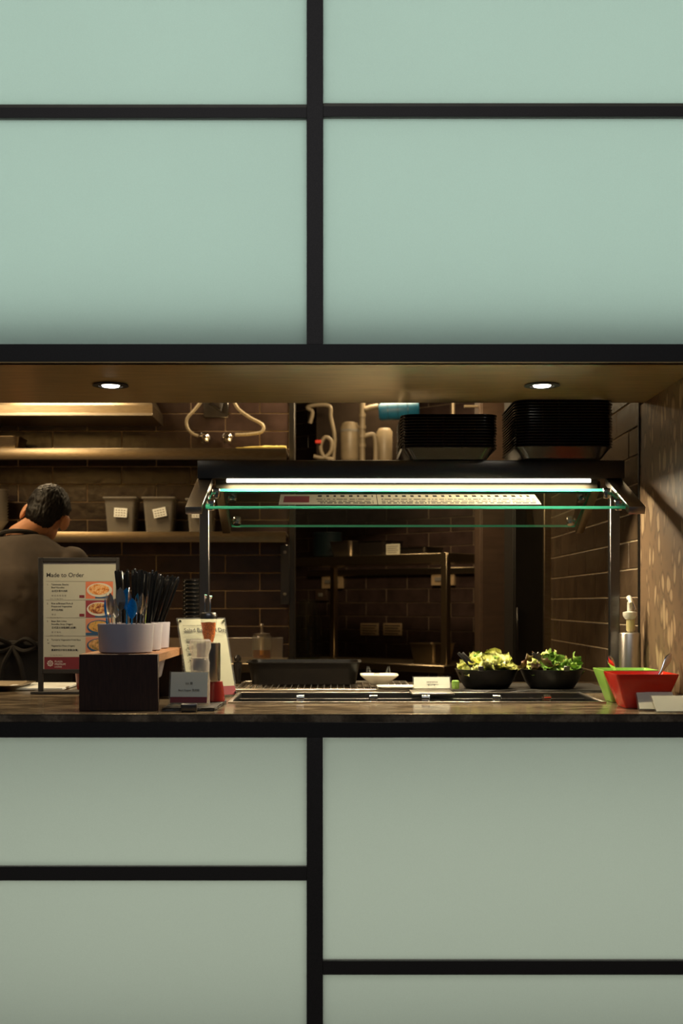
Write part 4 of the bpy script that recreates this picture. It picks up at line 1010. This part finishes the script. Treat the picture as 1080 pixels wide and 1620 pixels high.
# bowls stacked at left of lower shelf
cx, cy = (-14 - VX) * S * 1.92, YS + .12
b0 = MB().lathe([(0, 0), (.035, 0), (.04, .004), (.078, .055), (.08, .058), (.076, .058), (.036, .006), (0, .006)], 36).build('soup_bowl', M['grey'], loc=(0, 0, 0))
for i in range(12):
    o = b0 if i == 0 else copy_tree(b0); o.location = (cx, cy, zs2 + .001 + i * .0137)
    tag(o, nth(i, 12, 'grey bowl') + ' the stack at the left end of the lower shelf', 'bowl', 'grey bowls on the lower shelf')
# rear worktop with backsplash
bw = thing('rear_worktop', (-1.2, 2.7, 0), 'stainless rear worktop with low upstand along the brown tiled wall', 'worktop')
ZW = EYE + (VY - 1045) * S * 1.86
MB().box(XL + .01, XB - .002, 2.40, YB - .024, ZW - .04, ZW, .002).build('top', M['steel_warm'], bw)
MB().box(XL + .01, XB - .03, YB - .022, YB - .008, ZW - .04, EYE + (VY - 1009) * S * 1.96, .002).build('upstand', M['steel'], bw)
MB().box(XL + .02, XB - .02, 2.44, YB - .03, .1, ZW - .0405, .002).build('base_cabinet', M['darksteel'], bw)
# things on rear worktop
kq = 1.86
def rz(y, k=1.86): return EYE + (VY - y) * S * k
c = P(414, 1045, 1.9); cy = YK(1.9)
oj = thing('oil_jar', (c.x, cy, ZW), 'glass oil jar with pump top on the rear worktop', 'jar')
q = S * 1.9; jt = ZW + 36 * q
MB().lathe([(0, ZW + .001), (16 * q, ZW + .001), (16 * q, jt), (15 * q, jt + .004), (14.6 * q, jt), (14.6 * q, ZW + .006), (0, ZW + .006)], 32, (c.x, cy, 0)).build('glass_jar', M['acrylic'], oj)
MB().lathe([(0, ZW + .007), (14 * q, ZW + .007), (14 * q, ZW + 15 * q), (0, ZW + 15 * q)], 32, (c.x, cy, 0)).build('oil', M['amber'], oj)
MB().lathe([(0, jt + .0045), (13 * q, jt + .0045), (13 * q, jt + .014), (3 * q, jt + .018), (2 * q, jt + .05), (3 * q, jt + .055), (2 * q, jt + .062), (0, jt + .062)], 24, (c.x, cy, 0)).build('pump', M['steel'], oj)
MB().tube([(c.x, cy, jt), (c.x, cy, ZW + .02)], .009, 8).build('dip_tube', M['whiteplastic'], oj)
c = P(376, 1070, 1.5); cy = YK(1.385) - .0
gm = thing('dark_grinder', ((376 - VX) * S * 1.385, 1.2, ZC), 'small dark grinder beside the left end of the long black tray', 'grinder')
gx = (376 - VX) * S * 1.385; q = S * 1.385
MB().lathe([(0, ZC + .0006), (.012, ZC + .0006), (.013, ZC + .008), (.0115, ZC + .02), (.0145, ZC + .05), (.0145, ZC + .075), (0, ZC + .078)], 20, (gx, 1.21, 0)).build('body', M['blackplastic'], gm)
MB().lathe([(0, ZC + .0785), (.011, ZC + .0785), (.013, ZC + .09), (.006, ZC + .1), (0, ZC + .101)], 20, (gx, 1.21, 0)).build('knob', M['blackplastic'], gm)

# ================= KITCHEN, MIDDLE (angled worktable, seen through the guard) =================
Ta = P(465, 955, 2.4); Tb = P(708, 955, 2.15); Ta.z = Tb.z = 0
tu = (Tb - Ta).normalized(); tv = Vector((-tu.y, tu.x, 0)); tang = math.atan2(tu.y, tu.x); TW = (Tb - Ta).length
TM = Matrix.Translation(Ta) @ Matrix.Rotation(tang, 4, 'Z')
def tm_(mb): return mb.xf(TM)
wt2 = thing('work_table', TM @ Vector((TW / 2, .2, 0)), 'stainless work table with raised shelf seen through the glass guard', 'table')
ZT1 = EYE + .278; ZT2 = EYE - .335
tm_(MB().box(0, TW, 0, .34, ZT1 - .052, ZT1, .003)).build('raised_shelf', M['steel_warm'], wt2)
for (a, b_) in ((TW - .045, TW - .005),): tm_(MB().box(a, b_, -.004, .034, ZT2 + .0005, ZT1 + .001, .002)).build('shelf_leg', M['steel_warm'], wt2)
tm_(MB().box(.02, .055, .3, .335, ZT2 + .0005, ZT1 - .053, .002)).build('shelf_leg', M['steel_warm'], wt2)
tm_(MB().box(-.1, TW + .02, -.06, .42, ZT2 - .04, ZT2, .003)).build('table_top', M['steel_warm'], wt2)
for a in (-.08, TW - .04):
    for b_ in (-.04, .36): tm_(MB().box(a, a + .04, b_, b_ + .04, 0, ZT2 - .0405, .002)).build('leg', M['steel_warm'], wt2)
def on_table(mb, u_, v_, z): return mb.xf(TM @ Matrix.Translation((u_, v_, z)))
# dark plates stack on raised shelf
d0 = on_table(MB().lathe([(0, 0), (.06, 0), (.085, .012), (.09, .014), (.088, .016), (.06, .004), (0, .004)], 36), .13, .16, ZT1 + .001).build('dark_plate', M['darkblue'])
for i in range(14):
    o = d0 if i == 0 else copy_tree(d0); o.location.z = ZT1 + .001 + i * .0105
    tag(o, nth(i, 14, 'dark plate') + ' the stack on the raised table shelf', 'plate', 'dark plates on the raised table shelf')
mb = MB(); dish(mb, .15, .16, .18, .2, .02, 0, .09, .002, .006); o = on_table(mb, .335, .14, ZT1 + .001).build('steel_pan', M['steel']); tag(o, 'square steel pan between dark plates and black tubs on the raised shelf', 'pan')
mb = MB(); dish(mb, .2, .16, .22, .18, .02, 0, .085, .002, .006); o = on_table(mb, .57, .14, ZT1 + .001).build('black_tub', M['blackplastic']); tag(o, 'black tub right of the steel pan on the raised shelf', 'tub')
mb = MB(); dish(mb, .2, .16, .22, .18, .02, 0, .04, .002, .006); o = on_table(mb, .85, .16, ZT1 + .001).build('black_tray', M['blackplastic']); tag(o, 'low black tray behind the white notice on the raised shelf', 'tray')
t = on_table(MB().box(-.05, .05, 0, .003, 0, .06, .0005), .755, .03, ZT1 + .001).build('white_notice', M['paper']); tag(t, 'small white printed notice standing on the raised shelf', 'notice')
for r_ in range(4): on_table(MB().box(-.04, .04 - .01 * (r_ % 2), -.0012, -.0004, .046 - r_ * .012, .05 - r_ * .012), .755, .03, ZT1 + .001).build('print_line', M['inkgrey'], t, smooth=False)
mb = MB(); dish(mb, .16, .16, .19, .2, .02, 0, .11, .002, .007); o = on_table(mb, .93, .17, ZT2 + .001).build('deep_steel_pan', M['steel_warm']); tag(o, 'deep steel pan on the work table below the raised shelf', 'pan')
o = on_table(MB().lathe([(0, 0), (.06, 0), (.075, .01), (.085, .12), (.08, .24), (.058, .33), (.062, .36), (.059, .36), (.055, .33), (.077, .24), (.082, .12), (.072, .014), (0, .006)], 36), .1, .02, ZT2 + .001).build('glass_jug', M['glass']); tag(o, 'tall clear jug on the work table beside the dark corner', 'jug')
# wall rail, sockets and painted notice reflections on the angled wall
def on_wall(mb, s_, z): return mb.xf(Matrix.Translation(A + u * s_ + nrm * .0075 + Vector((0, 0, z))) @ Matrix.Rotation(ang, 4, 'Z'))
def wallpos(x, y):   # where the sight line meets the angled wall
    # solve A + u s with X/(depth) matching
    cx_ = (x - VX) / F; s_ = (cx_ * (A.y + D) - A.x) / (u.x - cx_ * u.y); p_ = A + u * s_; return s_, EYE + (VY - y) * (p_.y + D) / F
s0, z0_ = wallpos(492, 905); s1, z1_ = wallpos(758, 905)
rl = thing('wall_rail', A + u * ((s0 + s1) / 2), 'long pale steel rail on the far tiles under the raised shelf', 'rail'); rl.location.z = z0_
on_wall(MB().box(s0, s1, -.03, 0, -.02, .02, .003), 0, (z0_ + z1_) / 2).build('rail', M['steel_warm'], rl)
for (x0, x1, y0, y1, m_, nm, lab, cat) in ((513, 545, 910, 931, 'tan', 'wall_socket', 'left tan socket plate on the far tiles under the rail', 'socket'), (686, 722, 907, 926, 'tan', 'wall_socket', 'right tan socket plate on the far tiles behind the shelf leg', 'socket'),
                                      (503, 520, 932, 950, 'brownpanel', 'switch_box', 'small brown switch box below the left socket plate', 'switch'),
                                      (572, 600, 986, 1005, 'tan', 'wall_notice', 'left tan sheet standing in for a notice reflected in the far tiles', 'notice'), (608, 637, 986, 1005, 'tan', 'wall_notice', 'right tan sheet standing in for a notice reflected in the far tiles', 'notice')):  # reflections of two notices in the tiles, drawn as tan sheets
    sa, za = wallpos(x0, (y0 + y1) / 2); sb, zb1 = wallpos(x1, (y0 + y1) / 2); _, zt_ = wallpos((x0 + x1) / 2, y0); _, zb_1 = wallpos((x0 + x1) / 2, y1)
    o = on_wall(MB().box(sa, sb, -.006 if 'notice' in nm else -.02, 0, zb_1, zt_, .001), 0, 0).build(nm, M[m_]); tag(o, lab, cat)
    if 'notice' in nm:
        for r_ in range(4): on_wall(MB().box(sa + .012, sb - .012 - .015 * (r_ % 2), -.0075, -.0062, zt_ - .018 - r_ * .017, zt_ - .012 - r_ * .017), 0, 0).build('print_line', M['ink'], o, smooth=False)
    else: on_wall(MB().box(sa + .03, sb - .03, -.026, -.0205, (zb_1 + zt_) / 2 - .012, (zb_1 + zt_) / 2 + .012, .002), 0, 0).build('switch', M['inkgrey'], o)

# water filter group high on the angled wall
kf = 2.3
fp = thing('filter_mount', P(560, 660, 2.36), 'dark mounting board carrying the cream water filter pipes', 'board')
a, b_ = P(500, 760, 2.36), P(640, 600, 2.36)
MB().box(a.x, b_.x, a.y, a.y + .02, a.z, b_.z, .002).build('board', mat('dark brown board', (.02, .014, .01), .9, spec=.05), fp)
MB().box(a.x + .1, a.x + .14, a.y + .021, a.y + .6, a.z + .1, a.z + .14, .002).build('bracket', M['blackmat'], fp)
t = thing('water_pipes', P(573, 680, 2.3), 'cream plastic water pipes with a vertical riser and side branches', 'pipes')
MB().tube([P(573, 628, 2.3), P(573, 732, 2.3)], 4.6 * S * 2.3, 12).build('riser', M['pvc'], t)
MB().tube([P(577, 648, 2.3), P(586, 645, 2.3), P(598, 643, 2.3)], 4.6 * S * 2.3, 10).build('branch', M['pvc'], t)
MB().tube(smoothpath([P(577, 690, 2.3), P(590, 688, 2.3), P(594, 700, 2.3), P(594, 733, 2.3)]), 4.2 * S * 2.3, 10).build('branch', M['pvc'], t)
for yq in (657, 676, 690, 705): 
    c = P(573, yq, 2.3); MB().lathe([(0, -.011), (.021, -.011), (.021, .011), (0, .011)], 20, c).build('coupling', M['pvc'], t)
c = P(631, 652, 2.29)
t = thing('filter_tank', c, 'bright blue cylindrical filter housing lying behind the tray stacks', 'filter')
c0, c1_ = P(599, 652, 2.29), P(662, 648, 2.29); r = 14 * S * 2.29
MB().tube([c0, c0.lerp(c1_, .06), c0.lerp(c1_, .94), c1_], r, 28, [r * .8, r, r, r * .8]).build('housing', M['bluetank'], t)
for f_ in (.2, .45, .7): MB().tube([c0.lerp(c1_, f_), c0.lerp(c1_, f_ + .03)], r * 1.03, 28).build('band', mat('dark blue band', (.01, .09, .16), .4), t)
c = P(553, 700, 2.31); hw = 15 * S * 2.31
t = thing('water_canister', (c.x, c.y, P(0, 726, 2.31).z), 'off-white cylindrical filter canister left of the cream riser pipe', 'canister')
zb1, zt1 = P(0, 729, 2.31).z, P(0, 668, 2.31).z
MB().lathe([(0, zb1), (hw * .9, zb1), (hw, zb1 + .02), (hw, zt1 - .03), (hw * .8, zt1 - .005), (hw * .5, zt1), (0, zt1)], 32, (c.x, c.y, 0)).build('canister_body', M['pvc'], t)
MB().lathe([(hw * 1.01, zt1 - .06), (hw * 1.02, zt1 - .06), (hw * 1.02, zt1 - .045), (hw * 1.01, zt1 - .045)], 32, (c.x, c.y, 0)).build('dark_band', M['inkgrey'], t)
t = thing('water_canister', P(607, 728, 2.32), 'second off-white filter canister right of the riser, partly behind the trays', 'canister')
c = P(608, 700, 2.33); zt1 = P(0, 678, 2.33).z
MB().lathe([(0, zb1), (hw * .8, zb1), (hw * .85, zb1 + .02), (hw * .85, zt1 - .02), (hw * .6, zt1), (0, zt1)], 32, (c.x, c.y, 0)).build('canister_body', M['pvc'], t)
# coiled cream hose hanging
t = thing('coiled_hose', P(515, 690, 2.3), 'looped cream hose with red tap left of the filter canister', 'hose')
MB().tube(smoothpath([P(490, 670, 2.3), P(494, 652, 2.3), P(486, 645, 2.3), P(500, 641, 2.3), P(521, 643, 2.3), P(523, 660, 2.3), P(529, 690, 2.3), P(528, 715, 2.3), P(527, 728, 2.3)]), 3.4 * S * 2.3, 10).build('hose', M['pvc'], t)
MB().tube(smoothpath([P(527, 727, 2.28), P(512, 722, 2.28), P(507, 706, 2.28), P(514, 692, 2.28), P(524, 698, 2.28), P(523, 714, 2.28), P(512, 724, 2.28), P(496, 722, 2.28)]), 3.4 * S * 2.28, 10).build('loop', M['pvc'], t)
c = P(503, 699, 2.27); MB().box(c.x - .018, c.x + .018, c.y - .008, c.y + .008, c.z - .01, c.z + .01, .003).build('red_tap', M['red'], t)

# upper right pipes glimpsed between soffit and trays
t = thing('pipe_frame', P(745, 645, 2.05), 'cream bent pipe under the ceiling between the two tray stacks', 'pipe')
MB().tube([P(734, 643, 2.05), P(760, 643, 2.05)], 2.2 * S * 2.05, 8).build('pipe', M['pvc'], t)
MB().tube([P(760, 641, 2.05), P(760, 664, 2.05)], 2.2 * S * 2.05, 8).build('pipe', M['pvc'], t)
MB().tube([P(717, 600, 2.05), P(717, 668, 2.05)], 2.6 * S * 2.05, 8).build('pipe', M['pvc'], t)

# ================= PERSON =================
KP = 1.50; Yp = YK(KP); q = S * KP
pn = (36 - VX) * q     # neck X
def ell(mb, c, r, rot=None, seg=20):
    vs_ = bmesh.ops.create_uvsphere(mb.bm, u_segments=seg, v_segments=seg // 2 + 2, radius=1)['verts']
    m_ = Matrix.Translation(c) @ (rot or Matrix.Identity(4)) @ Matrix.Diagonal((*r, 1))
    for v_ in vs_: v_.co = m_ @ v_.co
def limb(mb, pts, radii, seg=16):
    mb.tube(pts, 1, seg, radii)
    for p_, r_ in zip(pts, radii): ell(mb, p_, (r_, r_, r_), None, 14)
def remesh(mb, name, m, parent, vox, sm=6, disp=None):
    me = bpy.data.meshes.new('t'); bmesh.ops.recalc_face_normals(mb.bm, faces=mb.bm.faces); mb.bm.to_mesh(me); mb.bm.free()
    o = bpy.data.objects.new('t', me); C.objects.link(o)
    r_ = o.modifiers.new('r', 'REMESH'); r_.mode = 'VOXEL'; r_.voxel_size = vox; r_.adaptivity = 0
    s_ = o.modifiers.new('s', 'SMOOTH'); s_.iterations = sm; s_.factor = .5
    dg = bpy.context.evaluated_depsgraph_get(); nm = bpy.data.meshes.new_from_object(o.evaluated_get(dg))
    bpy.data.objects.remove(o)
    if disp:
        nm.calc_loop_triangles() if False else None
        for v_ in nm.vertices: v_.co = v_.co + v_.normal * disp(v_.co)
    if name == 'shirt':
        b2 = bmesh.new(); b2.from_mesh(nm)
        for _ in range(4): bmesh.ops.smooth_vert(b2, verts=b2.verts, factor=.5, use_axis_x=True, use_axis_y=True, use_axis_z=True)
        b2.to_mesh(nm); b2.free()
    nm.materials.clear(); nm.materials.append(m)
    nm.polygons.foreach_set('use_smooth', [True] * len(nm.polygons))
    o = bpy.data.objects.new(name, nm); C.objects.link(o); o.parent = parent; return o
pr = thing('person', (pn, Yp, 0), 'person seen from behind, short black hair, dark grey shirt, black apron, head bowed', 'person')
# local coords: x right, y forward (away from camera), z up
HC = Vector(((66 - VX) * q - pn, .085, EYE + (VY - 812) * q))      # head centre
NB = Vector((-.012, .0, EYE + (VY - 850) * q))
HR = Matrix.Rotation(R(-8), 4, 'Z') @ Matrix.Rotation(R(16), 4, 'Y') @ Matrix.Rotation(R(-26), 4, 'X')
def H(x, y, z): return HC + (HR @ Vector((x, y, z)))
# the whole figure, one surface (faces +y)
bd = MB()
hs = .94
ell(bd, H(0, -.008, .018), (.075 * hs, .094 * hs, .092 * hs), HR, 28)      # cranium
ell(bd, H(0, .03, -.05), (.056 * hs, .062 * hs, .07 * hs), HR, 24)         # face / jaw
ell(bd, H(0, .062, -.085), (.026, .024, .022), HR)                # chin
bd.loft([[H(*p) for p in ((-.006, .085, .01), (.006, .085, .01), (.004, .092, .01), (-.004, .092, .01))], [H(*p) for p in ((-.017, .08, -.038), (.017, .08, -.038), (.009, .113, -.034), (-.009, .113, -.034))]])  # nose
ell(bd, H(0, .088, -.058), (.022, .010, .007), HR)                # lips
ell(bd, H(0, .086, .022), (.045, .012, .009), HR)                 # brow
for s_ in (-1, 1):
    ell(bd, H(s_ * .086, -.012, -.018), (.010, .021, .036), HR @ Matrix.Rotation(s_ * -.55, 4, 'Z'), 16)   # ear
    ell(bd, H(s_ * .03, .078, .004), (.013, .01, .01), HR, 14)
limb(bd, [NB, NB.lerp(H(0, -.02, -.05), .5), H(0, -.02, -.05)], [.052, .05, .05])
SH = .155; zs_ = NB.z - .075
pel = Vector((0, -.01, .90))
rings = []
for (z, hx, hy, cyv) in ((.84, .15, .105, 0), (.92, .165, .11, 0), (1.02, .145, .1, 0), (1.12, .15, .105, -.005), (1.25, .175, .115, -.01), (zs_ - .06, .19, .11, -.012), (zs_ + .0, .17, .085, -.008), (zs_ + .045, .10, .065, -.004), (zs_ + .07, .06, .055, 0)):
    rings.append([Vector((math.cos(a) * hx, math.sin(a) * hy + cyv, z)) for a in [2 * PI * i / 24 for i in range(24)]])
bd.loft(rings)
arms = {}
for s_ in (-1, 1):
    sh, el_, wr_ = Vector((s_ * .185, -.005, zs_ - .035)), Vector((s_ * .245, .03, zs_ - .32)), Vector((s_ * .16, .26, zs_ - .37))
    arms[s_] = (sh, el_, wr_)
    limb(bd, [sh, sh.lerp(el_, .5), el_], [.055, .048, .041]); limb(bd, [el_, el_.lerp(wr_, .4), wr_], [.041, .038, .027])
    f_ = (wr_ - el_).normalized(); side = f_.cross(Vector((0, 0, 1))).normalized() * 1; dn = side.cross(f_)
    if dn.z > 0: dn = -dn
    pc = wr_ + f_ * .05
    bd.loft([[wr_ + f_ * t_ + side * (cx_ * w_) + dn * (cz_ * h_) for cx_, cz_ in ((1, .3), (.6, 1), (-.6, 1), (-1, .3), (-1, -.3), (-.6, -1), (.6, -1), (1, -.3))] for (t_, w_, h_) in ((0, .026, .019), (.04, .04, .016), (.09, .041, .013))])
    for fi, ln in enumerate((.066, .075, .07, .055)):
        b_ = wr_ + f_ * .085 + side * (-.03 + fi * .02)
        p1 = b_ + f_ * ln * .45 + dn * .006; p2 = p1 + (f_ * .6 + dn * .6).normalized() * ln * .33; p3 = p2 + (f_ * .15 + dn).normalized() * ln * .28
        limb(bd, [b_, p1, p2, p3], [.0095, .009, .0082, .007], 10)
    th = side * (-1 if side.x * s_ > 0 else 1)
    b_ = wr_ + f_ * .03 + th * .03; limb(bd, [b_, b_ + f_ * .03 + th * .02 + dn * .01, b_ + f_ * .06 + th * .024 + dn * .02], [.012, .0105, .009], 10)
for s_ in (-1, 1):
    hp, kn, an = Vector((s_ * .09, 0, .88)), Vector((s_ * .1, .02, .48)), Vector((s_ * .1, -.01, .09))
    limb(bd, [hp, hp.lerp(kn, .5), kn], [.09, .075, .056]); limb(bd, [kn, kn.lerp(an, .35), an], [.056, .053, .036])
    limb(bd, [Vector((s_ * .1, -.02, .045)), Vector((s_ * .105, .07, .04)), Vector((s_ * .11, .16, .028))], [.035, .034, .025])
body = remesh(bd, 'body', M['skin'], pr, .0055, 4)
# hair: cap over cranium, thick at the back, nape line
hb = MB()
ell(hb, H(0, -.014, .026), (.0835 * hs, .099 * hs, .098 * hs), HR, 36)
ell(hb, H(0, -.05, -.025), (.066 * hs, .055 * hs, .066 * hs), HR, 28)
ell(hb, H(0, .045, .07), (.06, .05, .035), HR, 24)
inv = HR.inverted()
def hd_(p):
    l_ = inv @ (p - HC)
    return .002 * noise.noise(l_ * 40) + .004 * noise.noise(Vector((l_.x * 190, l_.y * 190, l_.z * 45)))
hair = remesh(hb, 'hair', M['hair'], pr, .004, 3, hd_)
hb = bmesh.new(); hb.from_mesh(hair.data)
kill = []
for v_ in hb.verts:
    l_ = inv @ (v_.co - HC)
    if (l_.y > .072 and l_.z < .055) or (l_.y > -.03 and l_.z < .0 and abs(l_.x) > .05) or l_.z < -.085: kill.append(v_)
bmesh.ops.delete(hb, geom=kill, context='VERTS'); hb.to_mesh(hair.data); hb.free()
# eyes
for s_ in (-1, 1):
    mb = MB(); ell(mb, H(s_ * .03, .0845, .006), (.009, .006, .006), HR, 12); o = mb.build('eye', M['ink'], pr, loc=(0, 0, 0)); o.location = (0, 0, 0)
# shirt
sb = MB()
rings = []
for (z, hx, hy, cyv) in ((.86, .165, .12, 0), (.95, .175, .12, 0), (1.03, .165, .115, 0), (1.12, .17, .12, -.005), (1.25, .19, .128, -.01), (zs_ - .06, .205, .122, -.012), (zs_ + .005, .185, .096, -.008), (zs_ + .053, .115, .078, -.004), (zs_ + .078, .075, .068, .0)):
    rings.append([Vector((math.cos(a) * hx, math.sin(a) * hy + cyv, z)) for a in [2 * PI * i / 28 for i in range(28)]])
sb.loft(rings)
for s_ in (-1, 1):
    sh, el_, wr_ = arms[s_]; 
    limb(sb, [sh, sh.lerp(el_, .5), el_, el_.lerp(wr_, .35)], [.07, .066, .06, .055])
def sd(p):
    return .012 * noise.noise(Vector((p.x * 7 + p.z * 4, p.y * 5, p.z * 3.5 + p.x * 4))) + .012 * (.5 - abs(noise.noise(Vector((p.x * 9 - p.z * 5 + 5, p.y * 6, p.z * 5 + p.x * 3))))) + .006
shirt = remesh(sb, 'shirt', M['shirt'], pr, .008, 5, sd)
mb = MB()   # collar
col_ = []
nd = (H(0, -.02, -.05) - NB).normalized()
cc_ = NB + Vector((0, 0, .008))
mb.tube([cc_ + Vector((math.cos(a) * .066, math.sin(a) * .066, -.0 + .012 * math.sin(a) * -1)) for a in [2 * PI * i / 30 for i in range(31)]], .0095, 8)
o = mb.build('collar', M['apron'], pr, loc=(0, 0, 0)); o.location = (0, 0, 0)
# trousers
tb = MB()
for s_ in (-1, 1):
    hp, kn, an = Vector((s_ * .09, 0, .87)), Vector((s_ * .1, .02, .48)), Vector((s_ * .1, -.01, .09))
    limb(tb, [hp, hp.lerp(kn, .5), kn, an], [.102, .09, .07, .06])
tb.loft([[Vector((math.cos(a) * hx, math.sin(a) * .118, z)) for a in [2 * PI * i / 24 for i in range(24)]] for z, hx in ((.8, .16), (.9, .17), (.96, .165))])
remesh(tb, 'trousers', M['trousers'], pr, .012, 3)
# apron: waist tie, bow, side panels
mb = MB()
mb.tube([Vector((math.cos(a) * .187, math.sin(a) * .133, 1.065 + .006 * math.sin(3 * a))) for a in [2 * PI * i / 32 for i in range(33)]], .014, 8)
for s_ in (-1, 1):
    mb.tube(smoothpath([Vector((0, -.135, 1.065)), Vector((s_ * .05, -.16, 1.09)), Vector((s_ * .085, -.155, 1.065)), Vector((s_ * .045, -.155, 1.045)), Vector((0, -.14, 1.062))]), .009, 7)
    mb.tube(smoothpath([Vector((0, -.145, 1.06)), Vector((s_ * .03, -.155, 1.0)), Vector((s_ * .045, -.15, .93))]), .009, 7)
o = mb.build('apron_tie', M['apron'], pr, loc=(0, 0, 0)); o.location = (0, 0, 0)
for s_ in (-1, 1):      # crossed straps on the back
    pts = [Vector((s_ * -.1, -.11, 1.38)), Vector((s_ * -.05, -.14, 1.3)), Vector((s_ * .06, -.145, 1.19)), Vector((s_ * .14, -.13, 1.08))]
ab = MB()
ab.loft([[Vector((math.cos(a) * hx, math.sin(a) * hy, z)) for a in [R(-20 - 0) + 2 * PI * i / 32 for i in range(32)]] for z, hx, hy in ((.5, .2, .15), (.75, .2, .15), (1.0, .18, .135), (1.055, .178, .13))], cap=True)
remesh(ab, 'apron', M['apron'], pr, .012, 3, lambda p: .01 * noise.noise(p * 9))
